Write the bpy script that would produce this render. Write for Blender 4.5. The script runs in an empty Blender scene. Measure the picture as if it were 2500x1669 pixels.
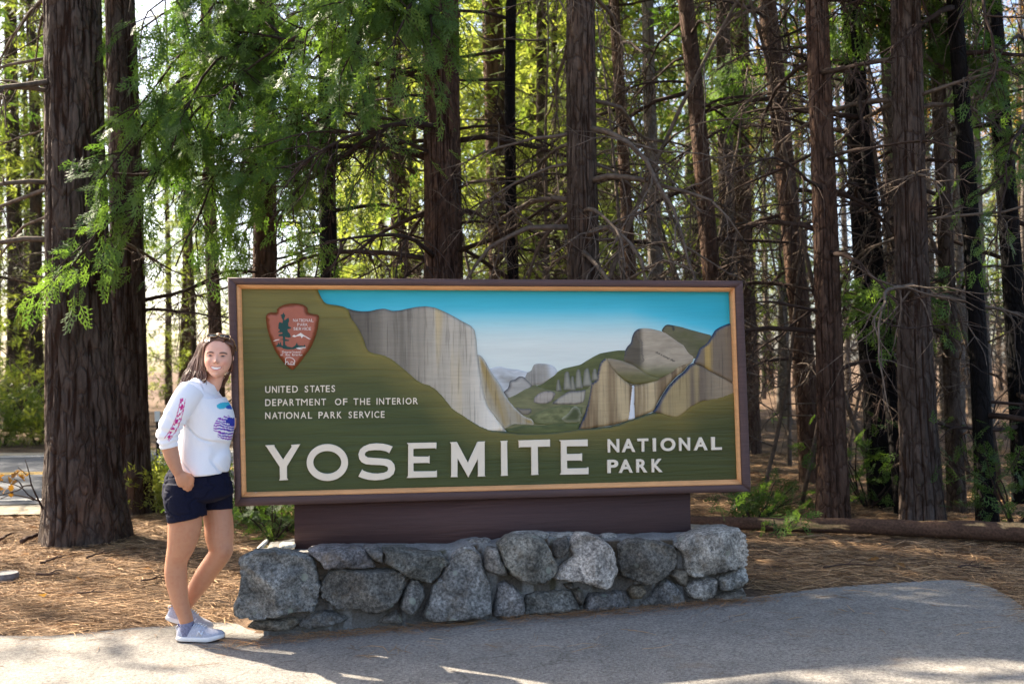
import bpy, math, random
import numpy as np
from mathutils import Vector, Matrix
from mathutils.geometry import delaunay_2d_cdt

# ------------------------------------------------------------------ camera, sky, sun, exposure
SC = bpy.context.scene
COL = SC.collection
F = 2430.0                       # focal length in photo pixels (2500 wide)
CAM = np.array([0.0, 0.0, 1.47])
PITCH, ROLL = math.radians(1.43), math.radians(0.6)
_f = np.array([0, math.cos(PITCH), math.sin(PITCH)])
_r0 = np.array([1.0, 0, 0]); _u0 = np.cross(_r0, _f)
_up = math.cos(ROLL) * _u0 + math.sin(ROLL) * _r0
_rt = math.cos(ROLL) * _r0 - math.sin(ROLL) * _u0
cd = bpy.data.cameras.new('camera'); cam = bpy.data.objects.new('camera', cd); COL.objects.link(cam)
cam.matrix_world = Matrix(((_rt[0], _up[0], -_f[0], CAM[0]), (_rt[1], _up[1], -_f[1], CAM[1]), (_rt[2], _up[2], -_f[2], CAM[2]), (0, 0, 0, 1)))
cd.sensor_width = 36; cd.lens = 36 * F / 2500
cd.clip_start = 0.1; cd.clip_end = 2000
cd.dof.use_dof = True; cd.dof.focus_distance = 5.75; cd.dof.aperture_fstop = 2.6
SC.camera = cam

SUN_AZ = (-0.84, 0.54)           # horizontal direction towards the sun
SUN_EL = math.radians(40)
w = bpy.data.worlds.new('World'); SC.world = w; w.use_nodes = True
wn = w.node_tree.nodes; wl = w.node_tree.links
sky = wn.new('ShaderNodeTexSky'); sky.sky_type = 'NISHITA'; sky.sun_disc = False
sky.sun_elevation = SUN_EL
sky.sun_rotation = math.atan2(SUN_AZ[0], SUN_AZ[1])
sky.dust_density = 3.0; sky.air_density = 0.8; sky.ozone_density = 0.4
bg = wn['Background']; bg.inputs[1].default_value = 0.11
wl.new(sky.outputs[0], bg.inputs[0])
sd = bpy.data.lights.new('sun', 'SUN'); sun = bpy.data.objects.new('sun', sd); COL.objects.link(sun)
sd.energy = 5.0; sd.angle = math.radians(0.53); sd.color = (1.0, 0.89, 0.72)
_sv = Vector((SUN_AZ[0] * math.cos(SUN_EL), SUN_AZ[1] * math.cos(SUN_EL), math.sin(SUN_EL))).normalized()
sun.rotation_euler = _sv.to_track_quat('Z', 'Y').to_euler()
sun.location = (-20, 14, 25)
SC.view_settings.view_transform = 'Standard'; SC.view_settings.look = 'None'
SC.view_settings.exposure = 2.05; SC.view_settings.gamma = 1.0; SC.view_settings.use_curve_mapping = False
SC.render.engine = 'CYCLES'
cy = SC.cycles
cy.use_denoising = True; cy.use_adaptive_sampling = True; cy.adaptive_threshold = .02; cy.max_bounces = 5; cy.diffuse_bounces = 3; cy.glossy_bounces = 2; cy.transmission_bounces = 4
cy.transparent_max_bounces = 8; cy.sample_clamp_indirect = 6.0; cy.caustics_reflective = False; cy.caustics_refractive = False

# ------------------------------------------------------------------ helpers
rng = np.random.default_rng(7)
def ray(px, py):
    return _f + _rt * ((px - 1250.0) / F) + _up * ((834.5 - py) / F)
def at(px, py, Y):               # the point of the place at depth Y that the photo shows at (px, py)
    d = ray(px, py); return CAM + d * (Y / d[1])
def lin(c):
    c = c / 255.0
    return c / 12.92 if c <= 0.04045 else ((c + 0.055) / 1.055) ** 2.4
def rgb(r, g, b): return (lin(r), lin(g), lin(b))
def rgba(r, g, b): return (lin(r), lin(g), lin(b), 1.0)

def _hash(ix, iy, iz, seed):
    h = (ix.astype(np.int64) * 374761393 + iy.astype(np.int64) * 668265263 + iz.astype(np.int64) * 2147483647 + seed * 144665) & 0xffffffff
    h = ((h ^ (h >> 13)) * 1274126177) & 0xffffffff
    h = ((h ^ (h >> 16)) * 2246822519) & 0xffffffff
    return ((h ^ (h >> 15)) & 0xffffff) / float(0xffffff)
def noise(x, y=0.0, z=0.0, seed=0):      # value noise, -1..1
    x, y, z = np.broadcast_arrays(np.asarray(x, float), np.asarray(y, float), np.asarray(z, float))
    fx, fy, fz = np.floor(x), np.floor(y), np.floor(z)
    tx, ty, tz = x - fx, y - fy, z - fz
    tx, ty, tz = [t * t * t * (t * (t * 6 - 15) + 10) for t in (tx, ty, tz)]
    ix, iy, iz = fx.astype(np.int64), fy.astype(np.int64), fz.astype(np.int64)
    def c(a, b, d): return _hash(ix + a, iy + b, iz + d, seed)
    v = ((c(0,0,0) * (1-tx) + c(1,0,0) * tx) * (1-ty) + (c(0,1,0) * (1-tx) + c(1,1,0) * tx) * ty) * (1-tz) + \
        ((c(0,0,1) * (1-tx) + c(1,0,1) * tx) * (1-ty) + (c(0,1,1) * (1-tx) + c(1,1,1) * tx) * ty) * tz
    return v * 2 - 1
def fbm(x, y=0.0, z=0.0, seed=0, o=3):
    s, a = 0.0, 1.0
    x, y, z = np.asarray(x, float), np.asarray(y, float), np.asarray(z, float)
    for k in range(o):
        s = s + a * noise(x * 2**k, y * 2**k, z * 2**k, seed + k * 17); a *= 0.5
    return s / 1.75
def sstep(a, b, x):
    t = np.clip((x - a) / (b - a), 0, 1); return t * t * (3 - 2 * t)

def mesh(name, V, faces, smooth=False, col=None, mat=None, extra=None):
    """V (n,3); faces: list of int arrays (k,3) / (k,4); col: (n,3|4) linear vertex colours."""
    V = np.asarray(V, np.float32)
    if isinstance(faces, np.ndarray): faces = [faces]
    faces = [np.asarray(f, np.int32) for f in faces if len(f)]
    m = bpy.data.meshes.new(name)
    m.vertices.add(len(V)); m.vertices.foreach_set('co', V.ravel())
    lv = np.concatenate([f.ravel() for f in faces])
    tot = np.concatenate([np.full(len(f), f.shape[1], np.int32) for f in faces])
    st = np.concatenate([[0], np.cumsum(tot)[:-1]]).astype(np.int32)
    m.loops.add(len(lv)); m.loops.foreach_set('vertex_index', lv)
    m.polygons.add(len(tot)); m.polygons.foreach_set('loop_start', st)
    try: m.polygons.foreach_set('loop_total', tot)
    except Exception: pass
    if smooth: m.polygons.foreach_set('use_smooth', np.ones(len(tot), bool))
    m.update(calc_edges=True)
    if col is not None: vcol(m, col)
    if mat: m.materials.append(mat)
    m.validate()
    return m
def vcol(m, col, name='Col'):
    col = np.asarray(col, np.float32)
    if col.ndim == 1: col = np.tile(col, (len(m.vertices), 1))
    if col.shape[1] == 3: col = np.concatenate([col, np.ones((len(col), 1), np.float32)], 1)
    a = m.color_attributes.new(name, 'FLOAT_COLOR', 'POINT')
    a.data.foreach_set('color', col.astype(np.float32).ravel())
def obj(name, m, parent=None, mat=None, **kw):
    o = bpy.data.objects.new(name, m); COL.objects.link(o)
    if mat: m.materials.append(mat)
    if parent is not None: o.parent = parent
    for k, v in kw.items(): o[k] = v
    return o
def empty(name, loc, rz=0.0, **kw):
    o = bpy.data.objects.new(name, None); COL.objects.link(o); o.location = loc; o.rotation_euler = (0, 0, rz)
    o.empty_display_size = 0.2
    for k, v in kw.items(): o[k] = v
    return o
def tag(o, label=None, category=None, group=None, kind=None):
    for k, v in (('label', label), ('category', category), ('group', group), ('kind', kind)):
        if v: o[k] = v
    return o
def resample(P, step, closed=True):
    P = np.asarray(P, float)
    Q = np.vstack([P, P[:1]]) if closed else P
    d = np.sqrt(((Q[1:] - Q[:-1]) ** 2).sum(1)); s = np.concatenate([[0], np.cumsum(d)])
    n = max(int(round(s[-1] / step)), 3)
    t = np.linspace(0, s[-1], n + (0 if closed else 1), endpoint=not closed)
    return np.stack([np.interp(t, s, Q[:, k]) for k in range(P.shape[1])], 1)
def chaikin(P, n=1, closed=True):
    P = np.asarray(P, float)
    for _ in range(n):
        if closed:
            Q = np.roll(P, -1, 0); P = np.stack([P * .75 + Q * .25, P * .25 + Q * .75], 1).reshape(-1, P.shape[1])
        else:
            a, b = P[:-1], P[1:]
            P = np.vstack([P[:1], np.stack([a * .75 + b * .25, a * .25 + b * .75], 1).reshape(-1, P.shape[1]), P[-1:]])
    return P
def inside(P, Q):                # points Q in polygon P
    x, y = Q[:, 0], Q[:, 1]; r = np.zeros(len(Q), bool)
    a, b = P, np.roll(P, -1, 0)
    for (x0, y0), (x1, y1) in zip(a, b):
        if y0 == y1: continue
        c = ((y0 > y) != (y1 > y)) & (x < (x1 - x0) * (y - y0) / (y1 - y0) + x0); r ^= c
    return r
def dist_line(Q, P, closed=False):
    P = np.asarray(P, float); a = P if closed else P[:-1]; b = np.roll(P, -1, 0) if closed else P[1:]
    best = np.full(len(Q), 1e9)
    for p, q in zip(a, b):
        d = q - p; L = (d * d).sum() + 1e-12
        t = np.clip(((Q - p) @ d) / L, 0, 1); e = Q - (p + t[:, None] * d)
        best = np.minimum(best, np.sqrt((e * e).sum(1)))
    return best
def tri_fill(P, spacing):
    """triangulated filled polygon with inner points: returns points (n,2), triangles, boundary count"""
    P = np.asarray(P, float); n = len(P)
    lo, hi = P.min(0), P.max(0)
    gx, gy = np.meshgrid(np.arange(lo[0], hi[0], spacing), np.arange(lo[1], hi[1], spacing * .87))
    gx = gx + (np.arange(gx.shape[0]) % 2)[:, None] * spacing * .5
    G = np.stack([gx.ravel(), gy.ravel()], 1); G += np.random.default_rng(3).uniform(-.12, .12, G.shape) * spacing
    G = G[inside(P, G)]
    if len(G): G = G[dist_line(G, P, True) > spacing * .55]
    allp = np.vstack([P, G]) if len(G) else P
    v, e, f, *_ = delaunay_2d_cdt([Vector(p) for p in allp], [], [list(range(n))], 1, 1e-7, False)
    v = np.array([[p[0], p[1]] for p in v]); f = np.array(f, np.int32)
    return v, f[inside(P, v[f].mean(1))]
def bevel_box(name, lo, hi, b=0.004):
    """box with chamfered edges"""
    lo, hi = np.array(lo, float), np.array(hi, float); b = min(b, (hi - lo).min() * .3)
    import bmesh
    bm = bmesh.new(); bmesh.ops.create_cube(bm, size=1)
    for v in bm.verts: v.co = Vector((lo + (np.array(v.co) + .5) * (hi - lo)))
    bmesh.ops.bevel(bm, geom=bm.edges[:], offset=b, segments=2, affect='EDGES', profile=.5)
    m = bpy.data.meshes.new(name); bm.to_mesh(m); bm.free(); return m
def tube(pts, rad, sides=6, cap=True, flat=None, up=None):
    """tube through pts (n,3); rad scalar/array or (n,2) for elliptic rings"""
    P = np.asarray(pts, float); n = len(P)
    R = np.asarray(rad, float)
    if R.ndim == 0: R = np.full(n, float(R))
    if R.ndim == 1: R = np.stack([R, R], 1)
    T = np.gradient(P, axis=0); T /= np.linalg.norm(T, axis=1)[:, None] + 1e-12
    u = np.array(up, float) if up is not None else (np.array([0, 0, 1.0]) if abs(T[0][2]) < .9 else np.array([1.0, 0, 0]))
    A = np.zeros_like(P); B = np.zeros_like(P)
    for k in range(n):
        a = u - T[k] * (u @ T[k]); a /= np.linalg.norm(a) + 1e-12
        A[k] = a; B[k] = np.cross(T[k], a)
        if up is None: u = a
    th = np.linspace(0, 2 * np.pi, sides, endpoint=False)
    V = P[:, None] + A[:, None] * (np.cos(th)[None, :, None] * R[:, None, :1]) + B[:, None] * (np.sin(th)[None, :, None] * R[:, None, 1:])
    V = V.reshape(-1, 3)
    i = np.arange(n - 1)[:, None] * sides; j = np.arange(sides)[None]; jn = (j + 1) % sides
    Fq = np.stack([i + j, i + jn, i + sides + jn, i + sides + j], -1).reshape(-1, 4)
    out = [Fq]
    if cap:
        V = np.vstack([V, P[:1], P[-1:]]); c0, c1 = n * sides, n * sides + 1
        jj = np.arange(sides); jjn = (jj + 1) % sides
        out.append(np.stack([np.full(sides, c0), jjn, jj], 1))
        out.append(np.stack([np.full(sides, c1), (n - 1) * sides + jj, (n - 1) * sides + jjn], 1))
    return V, out
class Bag:                        # gathers shapes that belong to ONE part
    def __init__(s): s.V, s.F, s.C, s.n = [], {}, [], 0
    def add(s, V, faces, col=None):
        V = np.asarray(V, float)
        for f in (faces if isinstance(faces, list) else [faces]):
            if len(f): s.F.setdefault(f.shape[1], []).append(np.asarray(f) + s.n)
        s.V.append(V); s.n += len(V)
        if col is not None:
            c = np.asarray(col, float); s.C.append(np.tile(c, (len(V), 1)) if c.ndim == 1 else c)
    def mesh(s, name, smooth=False, mat=None):
        return mesh(name, np.vstack(s.V), [np.vstack(v) for v in s.F.values()], smooth, np.vstack(s.C) if s.C else None, mat)

# ------------------------------------------------------------------ materials
class N:                          # small node builder
    def __init__(s, name, rough=0.6, spec=0.3):
        s.m = bpy.data.materials.new(name); s.m.use_nodes = True
        s.t = s.m.node_tree; s.b = s.t.nodes['Principled BSDF']
        s.b.inputs['Roughness'].default_value = rough; s.b.inputs['Specular IOR Level'].default_value = spec
        s._oc = None
    def n(s, t, **kw):
        x = s.t.nodes.new('ShaderNode' + t)
        for k, v in kw.items(): setattr(x, k, v)
        return x
    def l(s, a, b): s.t.links.new(a, b)
    def oc(s, scale=(1, 1, 1)):
        if s._oc is None: s._oc = s.n('TexCoord')
        mp = s.n('Mapping'); mp.inputs['Scale'].default_value = scale; s.l(s._oc.outputs['Object'], mp.inputs[0]); return mp.outputs[0]
    def noise(s, scale=(1, 1, 1), size=1.0, detail=4, rough=.55, dist=0.0):
        x = s.n('TexNoise'); x.inputs['Scale'].default_value = size; x.inputs['Detail'].default_value = detail
        x.inputs['Roughness'].default_value = rough; x.inputs['Distortion'].default_value = dist; s.l(s.oc(scale), x.inputs['Vector']); return x.outputs['Fac']
    def vor(s, scale=(1, 1, 1), size=1.0, feature='F1', rand=1.0, vec=None):
        x = s.n('TexVoronoi'); x.feature = feature; x.inputs['Scale'].default_value = size; x.inputs['Randomness'].default_value = rand
        s.l(vec if vec is not None else s.oc(scale), x.inputs['Vector']); return x.outputs['Distance']
    def attr(s, name='Col'):
        x = s.n('Attribute'); x.attribute_name = name; return x.outputs['Color']
    def ramp(s, fac, stops, interp='LINEAR'):
        x = s.n('ValToRGB'); r = x.color_ramp; r.interpolation = interp
        while len(r.elements) < len(stops): r.elements.new(0.5)
        for e, (p, c) in zip(r.elements, stops):
            e.position = p; e.color = (c, c, c, 1) if not hasattr(c, '__len__') else (tuple(c) + (1,))[:4]
        s.l(fac, x.inputs[0]); return x.outputs[0]
    def mix(s, fac, a, b, mode='MIX'):
        x = s.n('MixRGB'); x.blend_type = mode
        for i, v in ((0, fac), (1, a), (2, b)):
            if hasattr(v, 'is_linked') or isinstance(v, bpy.types.NodeSocket): s.l(v, x.inputs[i])
            elif i == 0: x.inputs[0].default_value = v
            else: x.inputs[i].default_value = (tuple(v) + (1,))[:4] if hasattr(v, '__len__') else (v, v, v, 1)
        return x.outputs[0]
    def math(s, op, a, b=None):
        x = s.n('Math'); x.operation = op
        for i, v in ((0, a), (1, b)):
            if v is None: continue
            if isinstance(v, bpy.types.NodeSocket): s.l(v, x.inputs[i])
            else: x.inputs[i].default_value = v
        return x.outputs[0]
    def color(s, c):
        if isinstance(c, bpy.types.NodeSocket): s.l(c, s.b.inputs['Base Color'])
        else: s.b.inputs['Base Color'].default_value = (tuple(c) + (1,))[:4]
        return s
    def rough(s, c): s.l(c, s.b.inputs['Roughness']); return s
    def bump(s, h, strength=.3, dist=.01):
        x = s.n('Bump'); x.inputs['Strength'].default_value = strength; x.inputs['Distance'].default_value = dist
        s.l(h, x.inputs['Height']); s.l(x.outputs[0], s.b.inputs['Normal']); return s

def m_paint(name, grain=(1.2, 1, 26), rough=.55, strength=.35, dist=.004, var=.22, wear=None, streak=False):
    """paint on wood, colour from the vertex attribute, grain relief"""
    s = N(name, rough, .35); c = s.attr()
    g = s.noise(grain, 1.6, 5, .6, 1.2)
    c = s.mix(1.0, c, s.ramp(g, [(.3, 1 - var), (.7, 1 + var * .5)]), 'MULTIPLY')
    if streak:
        k = s.noise((70, 1, 3.2), 1.0, 3, .6, .3)
        c = s.mix(1.0, c, s.ramp(k, [(.34, .66), (.46, 1.0), (.62, 1.0), (.72, 1.12)]), 'MULTIPLY')
    if wear:
        k = s.noise((9, 9, 9), 2.2, 6, .7); c = s.mix(s.ramp(k, [(.66, 0), (.7, 1)]), c, wear)
    s.color(c).bump(g, strength, dist)
    return s.m
def m_plain(name, c, rough=.6, spec=.3, nz=None, var=.2, bump=0, bdist=.003):
    s = N(name, rough, spec)
    if nz:
        g = s.noise((nz, nz, nz), 1.0, 4)
        s.color(s.mix(1.0, c, s.ramp(g, [(.3, 1 - var), (.7, 1 + var)]), 'MULTIPLY'))
        if bump: s.bump(g, bump, bdist)
    else: s.color(c)
    return s.m
def m_attr(name, rough=.7, spec=.2, nz=None, var=.15, bump=0, bdist=.003):
    s = N(name, rough, spec); c = s.attr()
    if nz:
        g = s.noise((nz, nz, nz), 1.0, 4)
        c = s.mix(1.0, c, s.ramp(g, [(.3, 1 - var), (.7, 1 + var)]), 'MULTIPLY')
        if bump: s.bump(g, bump, bdist)
    s.color(c); return s.m
def m_leaf(name, c1, c2, trans=.45, rough=.5, nz=1.5):
    s = N(name, rough, .25)
    g = s.noise((nz, nz, nz), 1.0, 3)
    c = s.mix(s.ramp(g, [(.35, 0), (.65, 1)]), c1, c2)
    s.color(c)
    t = s.n('BsdfTranslucent'); s.l(s.mix(1.0, c, (1.7, 1.75, .75), 'MULTIPLY'), t.inputs[0])
    mx = s.n('MixShader'); mx.inputs[0].default_value = trans
    s.l(s.b.outputs[0], mx.inputs[1]); s.l(t.outputs[0], mx.inputs[2])
    s.l(mx.outputs[0], s.t.nodes['Material Output'].inputs[0]); return s.m
# ------------------------------------------------------------------ ground, pavement, road
def zg(x, y):
    x = np.asarray(x, float); y = np.asarray(y, float)
    return 0.03 * np.clip(x + 1.7, 0, 3.6) + 0.012 * np.clip(x - 1.9, 0, 6) - 0.006 * np.clip(-1.7 - x, 0, 12)
def gp(px, py):                   # where the photo's pixel meets the ground
    d = ray(px, py); t = 5.0
    for _ in range(30):
        p = CAM + d * t; t = (float(zg(p[0], p[1])) - CAM[2]) / d[2]
    p = CAM + d * t; return np.array([p[0], p[1]])
edge_px = [(-500, 1556), (-200, 1552), (0, 1549), (110, 1551), (200, 1545), (330, 1530), (420, 1526), (500, 1517), (575, 1521), (620, 1538), (700, 1545), (800, 1541), (960, 1529), (1150, 1516),
           (1330, 1499), (1500, 1481), (1700, 1464), (1846, 1454), (1930, 1444), (1996, 1436), (2100, 1427), (2211, 1419), (2300, 1415), (2347, 1415), (2400, 1424), (2440, 1439), (2480, 1464), (2530, 1505), (2620, 1570)]
PAV_EDGE = np.array([gp(*p) for p in edge_px])
PAV = np.vstack([PAV_EDGE, [[4.2, 2.5], [6.0, -3.0], [6.5, -14], [-14, -14], [-12, 4.5]]])
_pe = resample(PAV_EDGE, .05, False)
_pe[:, 1] += .02 * fbm(_pe[:, 0] * 3, _pe[:, 1] * 3, seed=5) + .008 * noise(_pe[:, 0] * 19, seed=8)
PAVP = np.vstack([_pe, resample(PAV[len(PAV_EDGE):], .5, False)])
def relief(x, y): return .05 * np.exp(-(((x + 1.42) / .22) ** 2 + ((y - 5.48) / .16) ** 2)) + .018 * fbm(x * .9, y * .9, seed=21) + .010 * fbm(x * 4, y * 4, seed=23)

def m_ground():
    s = N('needle_litter_soil', .95, .1)
    a = s.noise((1, 1, 1), 1.3, 5, .65); b = s.noise((1, 1, 1), 38, 4, .7)
    c = s.ramp(a, [(.3, rgb(76, 62, 52)), (.5, rgb(104, 85, 69)), (.7, rgb(130, 108, 87))])
    c = s.mix(1.0, c, s.ramp(b, [(.3, .55), (.7, 1.35)]), 'MULTIPLY')
    s.color(c).bump(b, .8, .02); return s.m
def m_asphalt():
    s = N('weathered_asphalt', .9, .2)
    big = s.noise((1, 1, 1), .9, 5, .6); f = s.noise((1, 1, 1), 150, 3, .7); sp = s.vor((1, 1, 1), 170)
    md = s.noise((1, 1, 1), 9, 5, .65)
    c = s.ramp(big, [(.3, rgb(122, 118, 113)), (.7, rgb(147, 141, 133))])
    c = s.mix(1.0, c, s.ramp(md, [(.3, .86), (.7, 1.1)]), 'MULTIPLY')
    c = s.mix(1.0, c, s.ramp(f, [(.32, .55), (.5, 1.0), (.7, 1.3)]), 'MULTIPLY')
    g2 = s.noise((1, 1, 1), 62, 2, .6); c = s.mix(1.0, c, s.ramp(g2, [(.34, .68), (.5, 1.0), (.66, 1.22)]), 'MULTIPLY')
    c = s.mix(s.ramp(sp, [(.12, .5), (.2, 0)]), c, rgb(186, 180, 172))
    wx = s.n('TexNoise'); wx.inputs['Scale'].default_value = 1.7; wx.inputs['Detail'].default_value = 5; s.l(s.oc((1, 1, 1)), wx.inputs['Vector'])
    wm = s.n('VectorMath'); wm.operation = 'ADD'; s.l(s.oc((.33, .33, .33)), wm.inputs[0]); s.l(wx.outputs['Color'], wm.inputs[1])
    ck = s.vor(size=1.0, feature='DISTANCE_TO_EDGE', vec=wm.outputs[0]); ckn = s.noise((1, 1, 1), .8, 2)
    crack = s.math('MULTIPLY', s.ramp(ck, [(.0, 1), (.010, 0)]), s.ramp(ckn, [(.5, 0), (.56, 1)])); c = s.mix(s.math('MULTIPLY', crack, .4), c, rgb(62, 54, 46))
    st2 = s.noise((1, 1, 1), 26, 3, .7); c = s.mix(s.ramp(st2, [(.62, 0), (.70, .5)]), c, rgb(96, 84, 72))
    tan = s.noise((1, 1, 1), 3.1, 6, .7)
    c = s.mix(s.ramp(tan, [(.58, 0), (.78, .5)]), c, rgb(132, 108, 84))
    s.color(c).bump(s.math('ADD', f, s.math('MULTIPLY', sp, .8)), .55, .006); return s.m
def m_road():
    s = N('road_asphalt', .85, .3); f = s.noise((1, 1, 1), 3, 6, .7)
    s.color(s.ramp(f, [(.3, rgb(74, 76, 82)), (.7, rgb(98, 98, 102))])); return s.m

def axis(a, b, c, d, fine, mid, far):   # non-uniform axis: fine inside [b,c]
    inner = np.arange(b, c, fine)
    def out(s, e, st0):
        r, st = [], st0; x = s
        while abs(x - s) < abs(e - s): st *= 1.22; x = x + math.copysign(st, e - s); r.append(x)
        return np.array(r)
    return np.concatenate([out(b, a, fine)[::-1], inner, out(c, d, fine)])
gx, gy = axis(-420, -6.5, 7.5, 420, .085, 0, 0), axis(-260, 4.6, 15, 700, .085, 0, 0)
X, Yg = np.meshgrid(gx, gy); Q = np.stack([X.ravel(), Yg.ravel()], 1)
near = (abs(Q[:, 0]) < 30) & (Q[:, 1] < 60) & (Q[:, 1] > -20)
Z = zg(np.clip(Q[:, 0], -14, 14), Q[:, 1])
Z = Z + np.where(near, relief(Q[:, 0], Q[:, 1]), 0)
pin = inside(PAVP, Q); Z = np.where(pin, Z - .06, Z)
nx, ny = len(gx), len(gy)
i = (np.arange(ny - 1)[:, None] * nx + np.arange(nx - 1)[None]).ravel()
ground = obj('ground', mesh('ground', np.column_stack([Q, Z]), np.stack([i, i + 1, i + nx + 1, i + nx], 1), True, mat=m_ground()), kind='structure')

P2, T2 = tri_fill(PAVP, .16)
zt = zg(P2[:, 0], P2[:, 1]) + .012 + .006 * fbm(P2[:, 0] * 1.2, P2[:, 1] * 1.2, seed=31)
dE = dist_line(P2, _pe); zt = zt - .014 * (1 - sstep(0, .07, dE))
nb = len(PAVP)
bot = np.column_stack([PAVP, zg(PAVP[:, 0], PAVP[:, 1]) - .08])
Vp = np.vstack([np.column_stack([P2, zt]), bot]); k = np.arange(nb); kn = (k + 1) % nb
pavement = obj('pavement', mesh('pavement', Vp, [T2, np.stack([k, k + len(P2), kn + len(P2), kn], 1)], True, mat=m_asphalt()), kind='structure')

# the road beyond the trees on the left: a gently curving band with painted lines and a pale shoulder
def road_c(t):                    # centre line; t runs along +x
    return np.stack([t, 14.6 + .10 * (t + 4) + .004 * (t + 4) ** 2 + .11 * np.clip(t + 3, 0, 99) ** 2], -1)
def band(o0, o1, z, t0=-45, t1=.5, n=120, jit=0.0, seed=0):
    t = np.linspace(t0, t1, n); c = road_c(t); d = np.gradient(c, axis=0); d /= np.linalg.norm(d, axis=1)[:, None]
    nn = np.stack([-d[:, 1], d[:, 0]], 1)
    a = c + nn * (o0 + jit * fbm(t * 1.3, seed=seed))[:, None] if jit else c + nn * o0
    b = c + nn * (o1 + jit * fbm(t * 1.3, seed=seed + 3))[:, None] if jit else c + nn * o1
    V = np.vstack([np.column_stack([a, zg(np.clip(a[:, 0], -14, 14), 0) + z]), np.column_stack([b, zg(np.clip(b[:, 0], -14, 14), 0) + z])])
    k = np.arange(n - 1); return V, np.stack([k, k + 1, k + n + 1, k + n], 1)
m_gravel = m_plain('pale_gravel', rgb(150, 140, 124), .95, .1, 25, .25, .4)
shoulder = obj('road_shoulder', mesh('road_shoulder', *band(-4.1, 4.1, .035, jit=.25, seed=3), mat=m_gravel), kind='structure')
road = obj('road', mesh('road', *band(-3.5, 3.4, .045), mat=m_road()), kind='structure')
m_yel = m_plain('road_line_yellow', rgb(206, 168, 84), .8, .2, 12, .25); m_wht = m_plain('road_line_white', rgb(214, 208, 200), .8, .2, 12, .25)
obj('centre_line', mesh('centre_line', *band(-.16, -.06, .05), mat=m_yel), road); obj('centre_line', mesh('centre_line', *band(.06, .16, .05), mat=m_yel), road)
obj('edge_line', mesh('edge_line', *band(-3.2, -3.08, .05), mat=m_wht), road); obj('edge_line', mesh('edge_line', *band(3.0, 3.12, .05), mat=m_wht), road)
# ------------------------------------------------------------------ the park sign
_A = at(564, 956, 5.62); _B = at(1824, 942, 6.13)
_d = np.array([_B[0] - _A[0], _B[1] - _A[1]]); YAW = math.atan2(_d[1], _d[0])
UX = np.array([math.cos(YAW), math.sin(YAW), 0]); NX = np.array([math.sin(YAW), -math.cos(YAW), 0])
ORG = np.array([_A[0], _A[1], float(zg(_A[0], _A[1]))])
def S(px, py, n=0.0):             # photo pixel -> sign plane (u, v), plane n metres in front of the panel
    d = ray(px, py); o = ORG + NX * n; t = ((o - CAM) @ NX) / (d @ NX); p = CAM + d * t - ORG
    return np.array([p @ UX, p[2]])
def SP(pts, ox, oy, sc, n=0.0): return np.array([S(ox + x / sc, oy + y / sc, n) for x, y in pts])
def L3(uv, n):                    # (u,v) + n -> local coordinates of the sign (X along, -Y to the viewer, Z up)
    uv = np.asarray(uv); n = np.broadcast_to(n, len(uv)); return np.column_stack([uv[:, 0], -n, uv[:, 1]])
sign = empty('park_sign', ORG, YAW, label='carved painted national park entrance sign in a brown wooden frame', category='sign')

M_BROWN = m_paint('brown_frame_paint', (1.5, 1.5, 34), .65, .8, .006, .22)
M_TAN = m_paint('tan_moulding_paint', (3, 3, 20), .6, .5, .004, .15, wear=rgb(205, 196, 180))
M_GREEN = m_paint('green_board_paint', (.6, 1, 16), .5, .8, .010, .20)
M_SKYP = m_paint('blue_sky_paint', (2, 1, 40), .5, .15, .002, .05)
M_ROCK = m_paint('rock_paint', (2, 1, 30), .55, .4, .004, .12, streak=True)
M_HILL = m_paint('hill_paint', (3, 1, 22), .55, .4, .004, .25)
M_CREAM = m_paint('cream_letter_paint', (4, 4, 4), .5, .15, .002, .06)
M_EMB = m_paint('arrowhead_paint', (5, 5, 5), .55, .3, .003, .12)

BR = rgb(90, 68, 64); TN = rgb(226, 164, 108)
# frame members: mitred rails built from the corner points (each rail a part)
OUT = [S(555, 677, .07), S(1815, 685, .07), S(1835, 1200, .07), S(573, 1236, .07)]          # TL TR BR BL
MID = [S(576, 694, .07), S(1796, 702, .07), S(1816, 1184, .07), S(575.5, 1215, .07)]
MID[3] = S(592, 1213, .07) if False else MID[3]
MID = [S(576, 694, .07), S(1796, 701, .07), S(1813, 1183, .07), S(574 + 18, 1214, .07)]
MID[3] = S(575 + 14, 1214, .07)
INN = [S(589, 704.5, .045), S(1786, 711.5, .045), S(1801.5, 1170, .045), S(601, 1201.5, .045)]
def rail(name, a0, a1, b0, b1, profile, col, mat, thick_back):
    """a0,a1: outer edge ends, b0,b1: inner edge ends; profile: list of (t from outer to inner, n); end caps closed"""
    n = 40; V = []; prof = profile + [(1.0, thick_back), (0.0, thick_back)]
    for t in np.linspace(0, 1, n):
        o, i_ = a0 + (a1 - a0) * t, b0 + (b1 - b0) * t
        w = .0012 * fbm(t * 9, seed=hash(name) % 99)
        for s_, h in prof: p = o + (i_ - o) * s_; V.append((p[0], -(h + w * (h > 0)), p[1]))
    k = len(prof); V = np.array(V); ii = np.arange(n - 1)[:, None] * k; j = np.arange(k)[None]; jn = (j + 1) % k
    Fq = np.stack([ii + j, ii + k + j, ii + k + jn, ii + jn], -1).reshape(-1, 4)
    caps = [np.arange(k)[None], (np.arange(k)[::-1] + (n - 1) * k)[None]]
    c = np.tile(np.array(col), (len(V), 1)) * (1 + .10 * fbm(V[:, 0] * 3, V[:, 2] * 3, seed=4))[:, None]
    o = obj(name, mesh(name, V, [Fq] + caps, False, c, mat), sign); return o
prof_b = [(0.0, .060), (.12, .070), (.9, .070), (1.0, .064)]
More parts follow.
